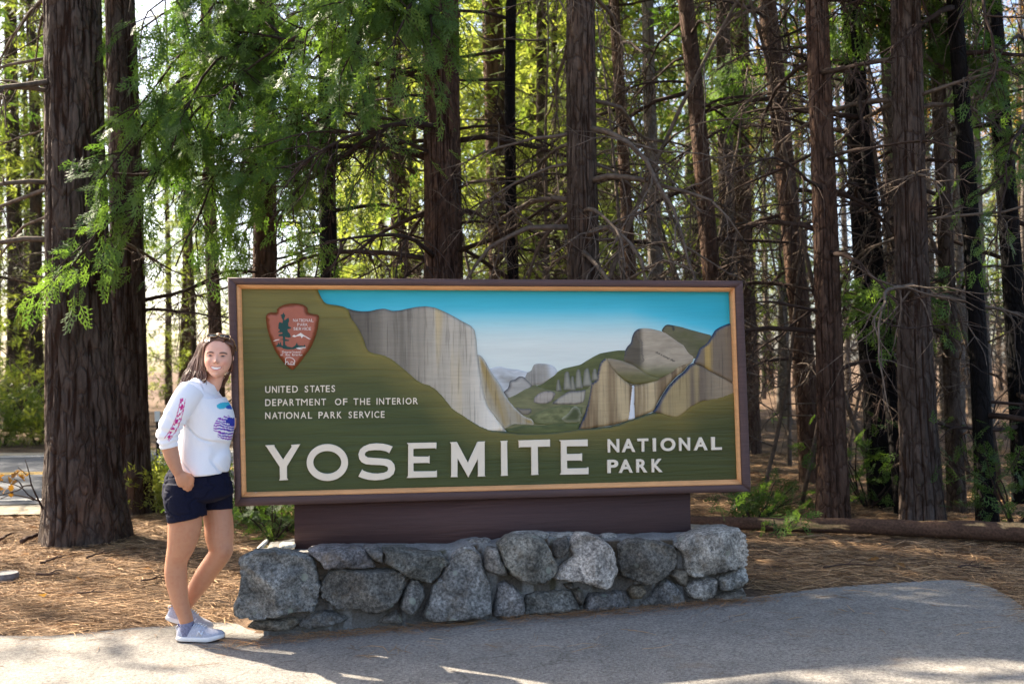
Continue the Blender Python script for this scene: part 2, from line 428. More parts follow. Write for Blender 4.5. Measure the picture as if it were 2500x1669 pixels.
prof_t = [(0.0, .056), (.35, .056), (.6, .049), (1.0, .042)]
for k in range(4):
    a, b = k, (k + 1) % 4
    rail('frame_rail', OUT[a], OUT[b], MID[a], MID[b], prof_b, BR, M_BROWN, -.06)
    rail('inner_moulding', MID[a], MID[b], INN[a], INN[b], prof_t, TN, M_TAN, -.02)
# back board closing the box
pan = np.array([MID[0], MID[1], MID[2], MID[3]])
Vb = np.vstack([L3(pan, -.004), L3(pan, -.055)])
obj('back_board', mesh('back_board', Vb, [np.array([[0, 3, 2, 1], [4, 5, 6, 7]]), np.array([[0, 1, 5, 4], [1, 2, 6, 5], [2, 3, 7, 6], [3, 0, 4, 7]])], col=BR, mat=M_BROWN), sign)
# sky panel, the lowest layer of the carving
u0, v0 = pan.min(0); u1, v1 = pan.max(0)
g = np.stack(np.meshgrid(np.linspace(0, 1, 150), np.linspace(0, 1, 50)), -1).reshape(-1, 2)
PQ = ((1 - g[:, :1]) * (1 - g[:, 1:])) * pan[0] + (g[:, :1] * (1 - g[:, 1:])) * pan[1] + (g[:, :1] * g[:, 1:]) * pan[2] + ((1 - g[:, :1]) * g[:, 1:]) * pan[3]
s_ = np.clip(g[:, 1] / .31, 0, 1)
left = np.clip(1 - g[:, 0] / .3, 0, 1); right = np.clip((g[:, 0] - .78) / .2, 0, 1)
tt = sstep(0, 1, np.clip(s_ * 1.0 - .35 * right - .25 * left, 0, 1))
stops = [(0, rgb(40, 172, 192)), (.3, rgb(78, 196, 216)), (.62, rgb(166, 218, 222)), (1.0, rgb(226, 232, 222))]
cs = np.stack([np.interp(tt, [a for a, _ in stops], [c[k] for _, c in stops]) for k in range(3)], 1)
cs = cs * (1 + .05 * fbm(PQ[:, 0] * 2, PQ[:, 1] * 30, seed=2))[:, None]
i = (np.arange(49)[:, None] * 150 + np.arange(149)[None]).ravel()
obj('sky_panel', mesh('sky_panel', L3(PQ, 0.0), np.stack([i, i + 150, i + 151, i + 1], 1), False, cs, M_SKYP), sign)

def relief_piece(name, P, h, colf, mat, edge=.010, sp=.0085, base=.0005, lines=(), smooth=1, tilt=0.0):
    P = resample(chaikin(resample(P, .016), smooth), sp * .9)
    Q, T = tri_fill(P, sp); d = dist_line(Q, P, True); nb = len(P)
    n = base + h * (.35 + .65 * sstep(0, edge, d)) + tilt * np.clip(d, 0, .2)
    c = np.array(colf(Q[:, 0], Q[:, 1], d), float)
    for poly, wdt, lc in lines:
        a = (1 - sstep(wdt * .4, wdt, dist_line(Q, poly)))[:, None]; c = c * (1 - a) + np.array(lc) * a
    db = np.column_stack([P[:, 0], np.full(nb, 0), P[:, 1]])
    k = np.arange(nb); kn = (k + 1) % nb
    V = np.vstack([L3(Q, n), db]); cc = np.vstack([c, c[:nb]])
    area = .5 * (P[:, 0] * np.roll(P[:, 1], -1) - P[:, 1] * np.roll(P[:, 0], -1)).sum()
    sk = np.stack([k, k + len(Q), kn + len(Q), kn], 1) if area > 0 else np.stack([k, kn, kn + len(Q), k + len(Q)], 1)
    return obj(name, mesh(name, V, [T, sk], True, cc, mat), sign)
def mixc(a, b, t): return np.atleast_2d(np.array(a)) * (1 - t[:, None]) + np.atleast_2d(np.array(b)) * t[:, None]
C4 = (1150, 660, 2.703); C3 = (550, 660, 2.703); D4 = (1150, 700, 4.126); D5 = (1450, 700, 4.126)
def c4(p): return SP(p, *C4)
def c3(p): return SP(p, *C3)
def d4(p): return SP(p, *D4)
def d5(p): return SP(p, *D5)
def vs(u, v, a=40, b=3, seed=1): return fbm(u * a, v * b, seed=seed)          # vertical paint streaks
ULO, UHI = pan[:, 0].min(), pan[:, 0].max(); VLO, VHI = pan[:, 1].min(), pan[:, 1].max()

SNOW, LGREY, GREY, DGREY = rgb(204, 206, 206), rgb(176, 170, 160), rgb(140, 134, 122), rgb(86, 84, 82)
TANR, BRN, OLV, GRN, DGRN = rgb(166, 142, 104), rgb(112, 92, 64), rgb(122, 118, 78), rgb(106, 108, 60), rgb(74, 80, 44)
OCH, BLU, INK = rgb(158, 124, 58), rgb(46, 62, 88), rgb(52, 52, 50)
relief_piece('snowy_range', d4([(150, 860), (190, 825), (240, 808), (290, 800), (350, 818), (420, 830), (470, 832), (560, 855), (640, 880), (640, 1010), (500, 1080), (350, 1080), (230, 980)]), .002,
             lambda u, v, d: mixc(SNOW, GREY, sstep(.02, .10, d + .02 * vs(u, v, 20, 20))), M_HILL)
relief_piece('dome_mountain', d4([(520, 960), (560, 862), (605, 850), (632, 778), (680, 772), (760, 776), (820, 790), (855, 820), (872, 855), (850, 900), (790, 930), (720, 980), (600, 1000)]), .004,
             lambda u, v, d: mixc(mixc(GREY, LGREY, .5 + .5 * np.clip(vs(u, v, 60, 5), -1, 1)), SNOW, sstep(d4([(735, 0)])[0][0], d4([(800, 0)])[0][0], u + .10 * (v - d4([(800, 780)])[0][1]))), M_ROCK)
relief_piece('back_ridge', d4([(600, 1010), (720, 980), (800, 915), (872, 855), (930, 822), (1010, 805), (1100, 785), (1170, 740), (1240, 700), (1300, 670), (1380, 655), (1480, 640), (1560, 640), (1560, 900), (1300, 1200), (800, 1200), (600, 1150)]), .005,
             lambda u, v, d: mixc(GRN, DGRN, .5 + .5 * fbm(u * 25, v * 40, seed=6)), M_HILL)
relief_piece('grey_knolls', d4([(325, 1060), (375, 1020), (390, 940), (440, 935), (490, 895), (540, 910), (600, 960), (620, 990), (600, 1060), (520, 1120), (400, 1160), (345, 1100)]), .006,
             lambda u, v, d: mixc(DGREY, LGREY, sstep(0, .022, d + .004 * vs(u, v, 60, 20))), M_HILL)
for sx, top, wd, bt in ((878, 925, 42, 1060), (965, 840, 62, 1045), (1020, 890, 44, 1050), (1080, 820, 58, 1030), (1165, 810, 70, 1010), (1245, 815, 55, 950)):
    relief_piece('rock_spire', d4([(sx - wd * .7, bt), (sx - wd * .62, bt - 70), (sx - wd * .5, top + 40), (sx - 14, top), (sx + 20, top + 4), (sx + wd * .5, top + 60), (sx + wd * .75, bt - 60), (sx + wd * .95, bt)]), .009,
                 lambda u, v, d: mixc(rgb(98, 98, 84), rgb(152, 147, 130), sstep(0, .022, d + .004 * vs(u, v, 90, 9))), M_ROCK, sp=.0065)
relief_piece('valley_slope', d4([(345, 1120), (440, 1080), (540, 1020), (640, 985), (700, 1010), (850, 1040), (960, 1060), (1060, 1040), (1160, 1030), (1200, 980), (1240, 960), (1200, 1150), (1120, 1340), (1080, 1430), (600, 1445), (340, 1440), (200, 1300)]), .008,
             lambda u, v, d: mixc(rgb(136, 132, 92), rgb(94, 96, 62), .5 + .6 * fbm(u * 14 + v * 20, v * 30, seed=8)), M_HILL)
relief_piece('valley_rock', d4([(620, 1170), (625, 1110), (680, 1060), (740, 1040), (810, 1040), (860, 1065), (845, 1110), (810, 1160), (760, 1185), (680, 1185)]), .012,
             lambda u, v, d: mixc(DGREY, rgb(170, 158, 144), sstep(0, .018, d + .005 * vs(u, v, 80, 8))), M_ROCK, sp=.0065)
relief_piece('valley_rock', d4([(790, 1185), (850, 1130), (930, 1075), (990, 1045), (1070, 1045), (1160, 1030), (1150, 1120), (1130, 1170), (1060, 1190), (900, 1190)]), .013,
             lambda u, v, d: mixc(DGREY, rgb(174, 164, 146), sstep(0, .02, d + .006 * vs(u, v, 70, 8))), M_ROCK, sp=.0065)
relief_piece('valley_rock', d4([(420, 1190), (500, 1220), (560, 1220), (610, 1215), (618, 1260), (570, 1300), (500, 1290)]), .012,
             lambda u, v, d: mixc(DGREY, rgb(140, 130, 112), sstep(0, .02, d)), M_ROCK, sp=.0065)
relief_piece('low_hill', d4([(570, 1300), (640, 1270), (740, 1225), (850, 1195), (960, 1180), (1050, 1195), (1130, 1200), (1120, 1290), (1090, 1380), (800, 1400), (640, 1390)]), .012,
             lambda u, v, d: mixc(rgb(92, 96, 58), rgb(138, 138, 92), sstep(.0, .03, d) * (.5 + .5 * np.clip(2 * fbm(u * 30, v * 50, seed=9), -1, 1))), M_HILL)
relief_piece('low_hill', d4([(880, 1330), (960, 1270), (1010, 1200), (1050, 1192), (1090, 1210), (1120, 1280), (1090, 1370), (950, 1375)]), .015,
             lambda u, v, d: mixc(rgb(150, 148, 120), DGRN, sstep(0, .03, d)), M_HILL)
relief_piece('meadow', d4([(340, 1430), (520, 1385), (640, 1392), (760, 1385), (900, 1358), (1000, 1368), (1100, 1365), (1080, 1450), (800, 1490), (500, 1490), (370, 1475)]), .013,
             lambda u, v, d: mixc(rgb(98, 104, 56), DGRN, .5 + .5 * fbm(u * 20, v * 60, seed=10)), M_HILL)
relief_piece('tan_slope', d4([(62, 680), (100, 690), (140, 745), (185, 830), (240, 910), (295, 985), (325, 1060), (380, 1140), (450, 1220), (520, 1285), (570, 1315), (615, 1322), (632, 1350), (640, 1395), (560, 1390), (430, 1385), (360, 1420), (330, 1430), (150, 1200), (90, 950)]), .013,
             lambda u, v, d: mixc(mixc(rgb(170, 160, 140), rgb(166, 140, 84), sstep(0, 1, .5 + .8 * vs(u + .25 * v, v, 22, 2, 3))), rgb(186, 182, 170), 1 - sstep(0, .02, d)), M_ROCK)
EC = c3([(803, 250), (850, 265), (900, 271), (950, 270), (1000, 258), (1050, 252), (1100, 268), (1150, 265), (1200, 254), (1260, 242), (1320, 237), (1380, 245), (1440, 270), (1500, 300), (1560, 335), (1620, 365), (1645, 395), (1655, 450), (1662, 540), (1672, 620), (1690, 720),
         (1708, 830), (1740, 910), (1780, 960), (1815, 1005), (1850, 1060), (1700, 1075), (1560, 980), (1480, 930), (1380, 800), (1250, 740), (1040, 590), (930, 560), (880, 420), (820, 340)])
ue0, ue1 = EC[:, 0].min(), EC[:, 0].max()
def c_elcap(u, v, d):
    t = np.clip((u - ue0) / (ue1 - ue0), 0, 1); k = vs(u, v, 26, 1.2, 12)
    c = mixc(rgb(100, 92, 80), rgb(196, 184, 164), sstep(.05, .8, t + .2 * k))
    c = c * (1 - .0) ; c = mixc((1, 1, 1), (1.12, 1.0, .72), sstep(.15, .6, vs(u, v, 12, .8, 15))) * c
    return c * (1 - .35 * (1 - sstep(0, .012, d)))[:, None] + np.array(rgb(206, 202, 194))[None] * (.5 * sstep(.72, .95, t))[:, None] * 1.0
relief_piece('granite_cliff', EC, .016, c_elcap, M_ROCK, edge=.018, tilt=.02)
# right-hand rocks
relief_piece('far_green_hill', d5([(680, 440), (705, 400), (735, 378), (780, 385), (880, 405), (980, 435), (1080, 462), (1180, 488), (1200, 560), (1120, 640), (1060, 720), (980, 720), (900, 640), (820, 560)]), .006,
             lambda u, v, d: mixc(rgb(112, 104, 78), rgb(92, 92, 54), .5 + .7 * fbm(u * 14, v * 20, seed=18)), M_HILL, lines=[(d5([(680, 440), (705, 400), (735, 378), (790, 390), (800, 430)]), .010, INK)])
DOME = d5([(285, 745), (305, 660), (335, 600), (372, 570), (385, 500), (405, 455), (440, 425), (500, 416), (560, 420), (650, 440), (740, 470), (830, 530), (910, 580), (940, 630), (965, 670), (1010, 690), (990, 760), (900, 830), (760, 900), (660, 920), (540, 900), (440, 830), (380, 790)])
relief_piece('pale_dome', DOME, .010,
             lambda u, v, d: mixc(mixc(rgb(96, 86, 70), rgb(178, 162, 138), sstep(d5([(440, 0)])[0][0], d5([(500, 0)])[0][0], u + .2 * (v - d5([(440, 620)])[0][1]) * 0)), rgb(112, 110, 72), sstep(d5([(0, 720)])[0][1], d5([(0, 900)])[0][1], v) * 0 + (1 - sstep(d5([(0, 900)])[0][1], d5([(0, 740)])[0][1], v))) * (1 + .14 * fbm(u * 18, v * 18, seed=19))[:, None],
             M_HILL, edge=.02, lines=[(d5([(435, 440), (440, 510), (480, 560), (478, 660), (495, 740), (460, 775)]), .006, rgb(110, 100, 88)), (d5([(620, 655), (700, 700), (800, 745)]), .005, rgb(80, 72, 62)),
                                      (d5([(285, 745), (305, 660), (335, 600), (372, 570), (385, 500), (405, 455), (450, 420)]), .009, rgb(56, 66, 80))])
relief_piece('rounded_shoulder', d5([(120, 740), (140, 715), (200, 725), (290, 745), (390, 785), (460, 830), (560, 890), (680, 915), (640, 960), (520, 975), (400, 985), (310, 950), (220, 880), (160, 800)]), .013,
             lambda u, v, d: mixc(rgb(150, 134, 108), rgb(110, 104, 62), sstep(d5([(0, 850)])[0][1] * 0 - 0, 1, np.clip((d5([(0, 800)])[0][1] - v) * 14, 0, 1))) * (1 + .12 * fbm(u * 20, v * 20, seed=20))[:, None], M_HILL)
FALL = np.vstack([d4([(1070, 1440), (1110, 1360), (1150, 1270), (1175, 1160), (1190, 1060), (1205, 980), (1265, 935), (1275, 850), (1300, 760), (1340, 725)]), d5([(130, 712), (155, 745), (180, 800), (240, 880), (310, 945), (370, 980), (410, 988), (500, 975), (600, 940), (700, 905), (780, 850), (840, 795), (900, 775), (960, 770), (900, 850), (820, 910), (740, 1000), (680, 1090), (630, 1180), (600, 1250), (400, 1330), (200, 1390), (0, 1420)]), d4([(1180, 1440)])])
blueL = d4([(1070, 1440), (1110, 1360), (1150, 1270), (1175, 1160), (1190, 1060), (1205, 980), (1265, 935), (1275, 850), (1300, 760), (1340, 725)])
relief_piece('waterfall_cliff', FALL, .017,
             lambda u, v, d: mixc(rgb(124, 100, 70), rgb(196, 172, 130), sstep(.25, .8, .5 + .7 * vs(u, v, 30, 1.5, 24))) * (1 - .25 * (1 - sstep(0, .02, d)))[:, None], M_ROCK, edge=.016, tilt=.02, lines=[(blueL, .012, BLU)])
RT1 = d5([(1000, 770), (1030, 700), (1060, 620), (1130, 575), (1190, 490), (1215, 440), (1260, 410), (1330, 380), (1385, 362), (1400, 362), (1425, 990), (1300, 920), (1180, 860), (1090, 800)])
relief_piece('upper_buttress', RT1, .018, lambda u, v, d: mixc(rgb(124, 108, 88), rgb(176, 146, 84), sstep(.35, .9, .5 + .9 * vs(u, v, 16, .6, 26))), M_ROCK, edge=.014, lines=[(RT1[:9], .014, BLU)])
RT2 = d5([(590, 1260), (640, 1180), (690, 1090), (750, 1000), (830, 915), (910, 850), (960, 785), (1000, 768), (1090, 795), (1180, 855), (1300, 915), (1430, 985), (1430, 1080), (1330, 1120), (1200, 1160), (1080, 1160), (960, 1230), (880, 1300), (820, 1330), (700, 1300)])
relief_piece('lower_buttress', RT2, .021, lambda u, v, d: mixc(mixc(rgb(108, 92, 76), rgb(166, 144, 100), sstep(.3, .85, .5 + .9 * vs(u, v, 14, .8, 28))), rgb(150, 132, 106), sstep(d5([(1000, 0)])[0][0], d5([(1250, 0)])[0][0], u)), M_ROCK, edge=.014, lines=[(RT2[:8], .016, BLU), (RT2[7:12], .006, rgb(84, 70, 54))])
relief_piece('waterfall', d5([(372, 990), (408, 988), (408, 1080), (405, 1180), (412, 1330), (330, 1345), (345, 1230), (355, 1120)]), .022, lambda u, v, d: mixc(rgb(228, 228, 228), rgb(205, 205, 205), .5 + .5 * vs(u, v, 60, 3)), M_CREAM, sp=.007, edge=.006)
# green foreground board, the highest layer
GB = np.vstack([c3([(604, 110), (612, 133), (625, 165), (648, 205), (670, 222), (735, 230), (790, 242), (812, 258), (830, 310), (860, 345), (890, 395), (915, 450), (935, 510), (955, 535), (1000, 545), (1050, 555), (1100, 580), (1150, 620), (1210, 670), (1260, 715), (1300, 742), (1345, 750), (1390, 780), (1440, 830), (1490, 895), (1510, 915), (1560, 945), (1620, 985)]),
                c4([(60, 1022), (130, 1050), (220, 1062), (300, 1070), (400, 1073), (500, 1069), (600, 1060), (700, 1045), (800, 1040), (900, 1030), (970, 1015), (1030, 990), (1090, 970), (1150, 950), (1210, 935), (1260, 938), (1310, 955), (1355, 960), (1390, 935), (1440, 890), (1500, 860), (1560, 845), (1640, 830), (1700, 805), (1750, 785)])])
GB = np.vstack([GB, [S(1812, 951), S(1815, 1184), S(588, 1214), S(575, 694)][0:1], [pan[2] * .999 + 0, pan[3], pan[0]]])
ridge = GB[1:-4]
def c_green(u, v, d):
    dr = dist_line(np.column_stack([u, v]), ridge); t = (v - VLO) / (VHI - VLO); s = (u - ULO) / (UHI - ULO)
    c = mixc(rgb(70, 78, 37), rgb(118, 109, 54), np.clip(1.1 * sstep(.35, 1.0, t) * sstep(.75, .0, s) + .75 * (1 - sstep(0, .20, dr)), 0, 1))
    c = mixc((1, 1, 1), (1.02, .90, .72), sstep(.5, 1, s)) * c
    c = mixc((1, 1, 1), (1.25, 1.12, .9), 1 - sstep(0, .05, dr)) * c
    return c
teal = c4([(0, 975), (60, 1015), (130, 1043), (220, 1056), (300, 1063), (400, 1066), (500, 1062), (600, 1053), (700, 1038), (800, 1033), (900, 1022), (970, 1007), (1030, 982), (1150, 943), (1210, 930)])
relief_piece('green_foreground', GB, .026, c_green, M_GREEN, edge=.012, sp=.011, smooth=1, lines=[(teal, .017, rgb(62, 84, 76))])

# --- letters
def curve_mesh(splines, ext, bev):
    c = bpy.data.curves.new('outline', 'CURVE'); c.dimensions = '2D'; c.fill_mode = 'BOTH'
    for P in splines:
        s = c.splines.new('POLY'); s.points.add(len(P) - 1); s.use_cyclic_u = True
        for p, q in zip(s.points, P): p.co = (q[0], q[1], 0, 1)
    c.extrude = ext; c.bevel_depth = bev; c.bevel_resolution = 1; c.offset = -bev
    o = bpy.data.objects.new('outline', c); COL.objects.link(o)
    dg = bpy.context.evaluated_depsgraph_get(); m = bpy.data.meshes.new_from_object(o.evaluated_get(dg))
    bpy.data.objects.remove(o); bpy.data.curves.remove(c); return m
def to_sign(m, n0, name, col):    # curve mesh lies in XY with Z out of the board -> sign local
    V = np.zeros(len(m.vertices) * 3, np.float32); m.vertices.foreach_get('co', V); V = V.reshape(-1, 3)
    W = np.column_stack([V[:, 0], -(V[:, 2] + n0), V[:, 1]]); m.vertices.foreach_set('co', W.astype(np.float32).ravel())
    m.name = name; vcol(m, np.array(col)); m.update(); return m
NF = .027                          # front of the green board
CR = rgb(238, 222, 198)
def ell(cx, cy, rx, ry, n=48): return [(cx + rx * math.cos(a), cy + ry * math.sin(a)) for a in np.linspace(0, 2 * math.pi, n, endpoint=False)]
LA, LB = (600, 1040, 4.894), (1060, 1040, 4.894)
S_out = [(1755, 242), (1700, 222), (1640, 208), (1560, 204), (1480, 212), (1410, 240), (1365, 280), (1346, 335), (1355, 390), (1385, 430), (1430, 452), (1500, 460), (1600, 463), (1660, 470), (1695, 487), (1703, 515), (1690, 540), (1650, 556), (1580, 566), (1520, 564), (1450, 548), (1400, 528), (1393, 512), (1346, 600),
         (1400, 622), (1470, 640), (1550, 645), (1640, 638), (1720, 612), (1768, 568), (1785, 510), (1775, 455), (1740, 412), (1690, 392), (1620, 384), (1520, 378), (1460, 373), (1428, 355), (1422, 332), (1435, 308), (1470, 291), (1540, 285), (1610, 287), (1670, 298), (1705, 314), (1712, 326)]
BIG = [(LA, [[(230, 228), (345, 224), (340, 236), (347, 248), (445, 397), (548, 245), (540, 222), (652, 215), (640, 232), (492, 480), (492, 620), (507, 640), (397, 647), (408, 628), (405, 485), (250, 250)]]),
       (LA, [ell(975, 433, 248, 220), ell(974, 432, 167, 136)]), (LA, [S_out]),
       (LA, [[(1924, 200), (2280, 195), (2278, 272), (2255, 262), (2010, 268), (2003, 275), (2003, 355), (2010, 362), (2180, 363), (2197, 352), (2197, 446), (2178, 437), (2010, 440), (2004, 447), (2005, 532), (2012, 540), (2265, 537), (2285, 527), (2285, 607), (1924, 617), (1940, 595), (1942, 220)]]),
       (LB, [[(187, 192), (272, 187), (403, 435), (520, 185), (610, 182), (603, 200), (605, 580), (612, 598), (518, 601), (525, 585), (522, 390), (408, 612), (280, 383), (278, 590), (285, 606), (198, 607), (205, 590), (203, 210)]]),
       (LB, [[(793, 177), (880, 172), (872, 190), (878, 575), (884, 590), (795, 593), (803, 575), (800, 195)]]),
       (LB, [[(1005, 170), (1385, 158), (1385, 245), (1365, 243), (1238, 245), (1243, 565), (1250, 578), (1157, 583), (1165, 568), (1160, 248), (1030, 250), (1012, 258), (1012, 185)]]),
       (LB, [[(1494, 167), (1835, 158), (1835, 240), (1810, 238), (1590, 240), (1583, 247), (1585, 332), (1745, 330), (1768, 322), (1768, 417), (1745, 409), (1592, 410), (1587, 417), (1590, 500), (1597, 505), (1820, 500), (1845, 490), (1845, 572), (1505, 578), (1520, 555), (1515, 185)]])]
for fr, polys in BIG:
    m = curve_mesh([SP(p, *fr, n=NF + .018) for p in polys], .009, .0015)
    obj('letter', to_sign(m, NF + .009, 'letter', CR), sign, M_CREAM)
_glyph = {}
def glyph(ch, off):
    if (ch, off) not in _glyph:
        c = bpy.data.curves.new('g', 'FONT'); c.body = ch; c.size = 1; c.extrude = .5; c.offset = off; c.resolution_u = 6
        o = bpy.data.objects.new('g', c); COL.objects.link(o); dg = bpy.context.evaluated_depsgraph_get()
        m = bpy.data.meshes.new_from_object(o.evaluated_get(dg)); bpy.data.objects.remove(o); bpy.data.curves.remove(c)
        V = np.zeros(len(m.vertices) * 3, np.float32); m.vertices.foreach_get('co', V); V = V.reshape(-1, 3)
        lo, hi = V.min(0), V.max(0); V = (V - lo) / np.maximum(hi - lo, 1e-6); m.vertices.foreach_set('co', V.ravel()); m.update()
        _glyph[ch, off] = (m, V)
    return _glyph[ch, off]
def put_letter(ch, quad, n0, thick, col, mat, parent, off=.0, name='letter'):
    """quad: bl, br, tr, tl in (u, v)"""
    m0, V = glyph(ch, off); m = m0.copy(); a, b, c, d = [np.array(q) for q in quad]
    x, y = V[:, :1], V[:, 1:2]; uv = (1 - x) * (1 - y) * a + x * (1 - y) * b + x * y * c + (1 - x) * y * d
    W = np.column_stack([uv[:, 0], -(n0 + V[:, 2] * thick), uv[:, 1]]); m.vertices.foreach_set('co', W.astype(np.float32).ravel())
    m.name = name; vcol(m, np.array(col)); m.update(); m.materials.append(mat); return obj(name, m, parent)
def line_of(text, xs, fr, yl, yr, x0, x1, n0, thick, off, parent=None, col=CR, mat=None):
    def yy(x): t = (x - x0) / (x1 - x0); return yl[0] + (yr[0] - yl[0]) * t, yl[1] + (yr[1] - yl[1]) * t
    for ch, (a, b) in zip(text, xs):
        (ta, ba), (tb, bb) = yy(a), yy(b)
        q = SP([(a, ba), (b, bb), (b, tb), (a, ta)], *fr, n=n0 + thick)
        put_letter(ch, q, n0, thick, col, mat or M_CREAM, parent or sign, 0.0 if ch == 'M' else off)
LS = (630, 920, 5.593)
line_of('UNITEDSTATES', [(97, 168), (190, 258), (278, 291), (303, 370), (388, 443), (467, 543), (637, 685), (710, 773), (775, 845), (848, 913), (925, 980), (1003, 1052)], LS, (124, 217), (112, 203), 97, 1052, NF, .006, .012)
line_of('DEPARTMENTOFTHEINTERIOR', [(97, 172), (193, 247), (270, 330), (332, 410), (430, 492), (512, 578), (587, 676), (700, 752), (775, 843), (863, 928), (1050, 1137), (1160, 1220), (1303, 1370), (1393, 1460), (1483, 1533), (1618, 1631), (1652, 1722), (1740, 1810), (1830, 1880), (1898, 1955), (1978, 1991), (2015, 2097), (2118, 2185)], LS, (302, 395), (282, 370), 97, 2185, NF, .006, .012)
line_of('NATIONALPARKSERVICE', [(97, 168), (190, 267), (270, 333), (350, 363), (380, 470), (490, 556), (580, 660), (682, 738), (825, 885), (890, 968), (990, 1055), (1078, 1142), (1237, 1282), (1307, 1360), (1383, 1447), (1450, 1533), (1553, 1566), (1588, 1655), (1677, 1728)], LS, (481, 572), (465, 555), 97, 1728, NF, .006, .012)
LN = (1460, 1050, 6.909)
line_of('NATIONAL', [(165, 360), (403, 630), (670, 850), (928, 980), (1060, 1307), (1370, 1555), (1617, 1852), (1915, 2090)], LN, (150, 374), (110, 326), 165, 2090, NF, .014, .028)
line_of('PARK', [(160, 343), (353, 588), (648, 833), (907, 1093)], LN, (496, 720), (478, 702), 160, 1093, NF, .014, .028)

# --- the arrowhead emblem
EM = (620, 720, 7.84)
AR = [(440, 262), (520, 205), (620, 170), (740, 157), (860, 165), (960, 190), (1025, 240), (1020, 320), (1060, 350), (1150, 365), (1235, 375), (1245, 440), (1235, 520), (1220, 620), (1195, 720), (1165, 820), (1125, 920), (1080, 1010), (1010, 1110), (940, 1210), (870, 1300), (800, 1380), (735, 1440),
      (660, 1385), (580, 1310), (500, 1210), (430, 1110), (370, 990), (320, 870), (285, 760), (250, 640), (235, 520), (222, 410), (250, 360), (310, 325), (380, 335), (450, 330), (440, 290)]
ea = SP(AR, *EM, n=NF + .02); ep = resample(chaikin(ea, 1), .006); Qe, Te = tri_fill(ep, .008); de = dist_line(Qe, ep, True)
chip = .004 * noise(Qe[:, 0] * 55, Qe[:, 1] * 55, seed=3)
ne = NF + .006 + .020 * sstep(0, .020, de + chip); ne = np.where(de > .024, NF + .026, ne)
ce = mixc(rgb(128, 66, 32), rgb(170, 98, 76), sstep(.008, .022, de + chip))
kb = np.arange(len(ep)); kn = (kb + 1) % len(ep); ar_ = .5 * (ep[:, 0] * np.roll(ep[:, 1], -1) - ep[:, 1] * np.roll(ep[:, 0], -1)).sum()
skirt = np.stack([kb, kb + len(Qe), kn + len(Qe), kn], 1); skirt = skirt if ar_ > 0 else skirt[:, ::-1]
emb = obj('arrowhead_emblem', mesh('arrowhead_emblem', np.vstack([L3(Qe, ne), L3(ep, NF - .002)]), [Te, skirt], True, np.vstack([ce, ce[:len(ep)]]), M_EMB), sign, label='red brown arrowhead emblem with green tree and white lettering')
EF = NF + .026
def mark(name, polys, col):
    m = curve_mesh([SP(p, *EM, n=EF) for p in polys], .0008, 0); obj(name, to_sign(m, EF + .0006, name, col), emb, M_CREAM)
EGR, EWH = rgb(20, 66, 60), rgb(228, 220, 210)
mark('tree_mark', [[(565, 332), (585, 375), (605, 385), (590, 420), (575, 470), (590, 480), (660, 432), (678, 490), (655, 540), (660, 600), (718, 620), (700, 645), (640, 655), (650, 700), (690, 745), (708, 805), (660, 815), (600, 800), (600, 845), (680, 862), (665, 880), (610, 880), (592, 880), (600, 950), (640, 985), (730, 1003), (785, 970), (800, 950), (825, 905), (838, 955),
                    (880, 970), (915, 965), (950, 975), (965, 945), (990, 990), (830, 1010), (760, 1035), (640, 1038), (560, 1025), (530, 1000), (410, 985), (450, 950), (470, 900), (485, 945), (510, 890), (530, 965), (555, 970), (560, 860), (490, 850), (555, 840), (550, 790), (470, 785), (475, 755), (545, 740), (545, 715), (455, 715), (500, 670), (465, 640), (470, 560), (490, 515), (545, 535), (555, 480), (530, 440), (525, 400), (500, 390), (550, 365)]], EGR)
mark('mountain_mark', [[(730, 790), (768, 762), (800, 780), (895, 722), (960, 770), (1030, 810), (1095, 850), (1040, 838), (980, 800), (940, 790), (915, 828), (890, 780), (835, 785), (780, 805)]], EWH)
mark('ridge_mark', [[(370, 880), (420, 855), (485, 843), (485, 857), (420, 872), (372, 888)]], EWH)
mark('river_mark', [[(800, 1015), (850, 995), (995, 997), (990, 1012), (900, 1014), (880, 1024), (940, 1036), (900, 1044), (830, 1030)]], EWH)
def stroke(P, w):
    P = np.array(P, float); T = np.gradient(P, axis=0); T /= np.linalg.norm(T, axis=1)[:, None]; nn = np.stack([-T[:, 1], T[:, 0]], 1) * w
    return [tuple(p) for p in np.vstack([P + nn, (P - nn)[::-1]])]
mark('bison_mark', [stroke([(600, 1330), (610, 1275), (603, 1222), (622, 1196), (690, 1192), (735, 1208), (765, 1230), (782, 1262), (776, 1310)], 6)], EWH)
mark('bison_leg_mark', [stroke([(612, 1290), (640, 1272), (662, 1300), (645, 1322), (700, 1326), (785, 1328)], 7)], EWH)
mark('bison_leg_mark', [stroke([(700, 1300), (715, 1275), (745, 1280), (762, 1300), (764, 1318)], 5)], EWH)
def even(n, a, b, gap=.22, narrow=()):
    wts = np.array([.35 if k in narrow else 1.0 for k in range(n)]); tot = wts.sum() + gap * (n - 1); x, r = 0, []
    for q in wts: r.append((a + (b - a) * x / tot, a + (b - a) * (x + q) / tot)); x += q + gap
    return r
def eline(t, a, b, y0, y1, narrow=()): line_of(t, even(len(t), a, b, .25, narrow), EM, (y0, y1), (y0, y1), a, b, EF, .0012, .0, emb, EWH)
eline('NATIONAL', 750, 1140, 455, 512, (3,)); eline('PARK', 830, 1030, 540, 592); eline('SERVICE', 757, 1092, 618, 672, (4,))
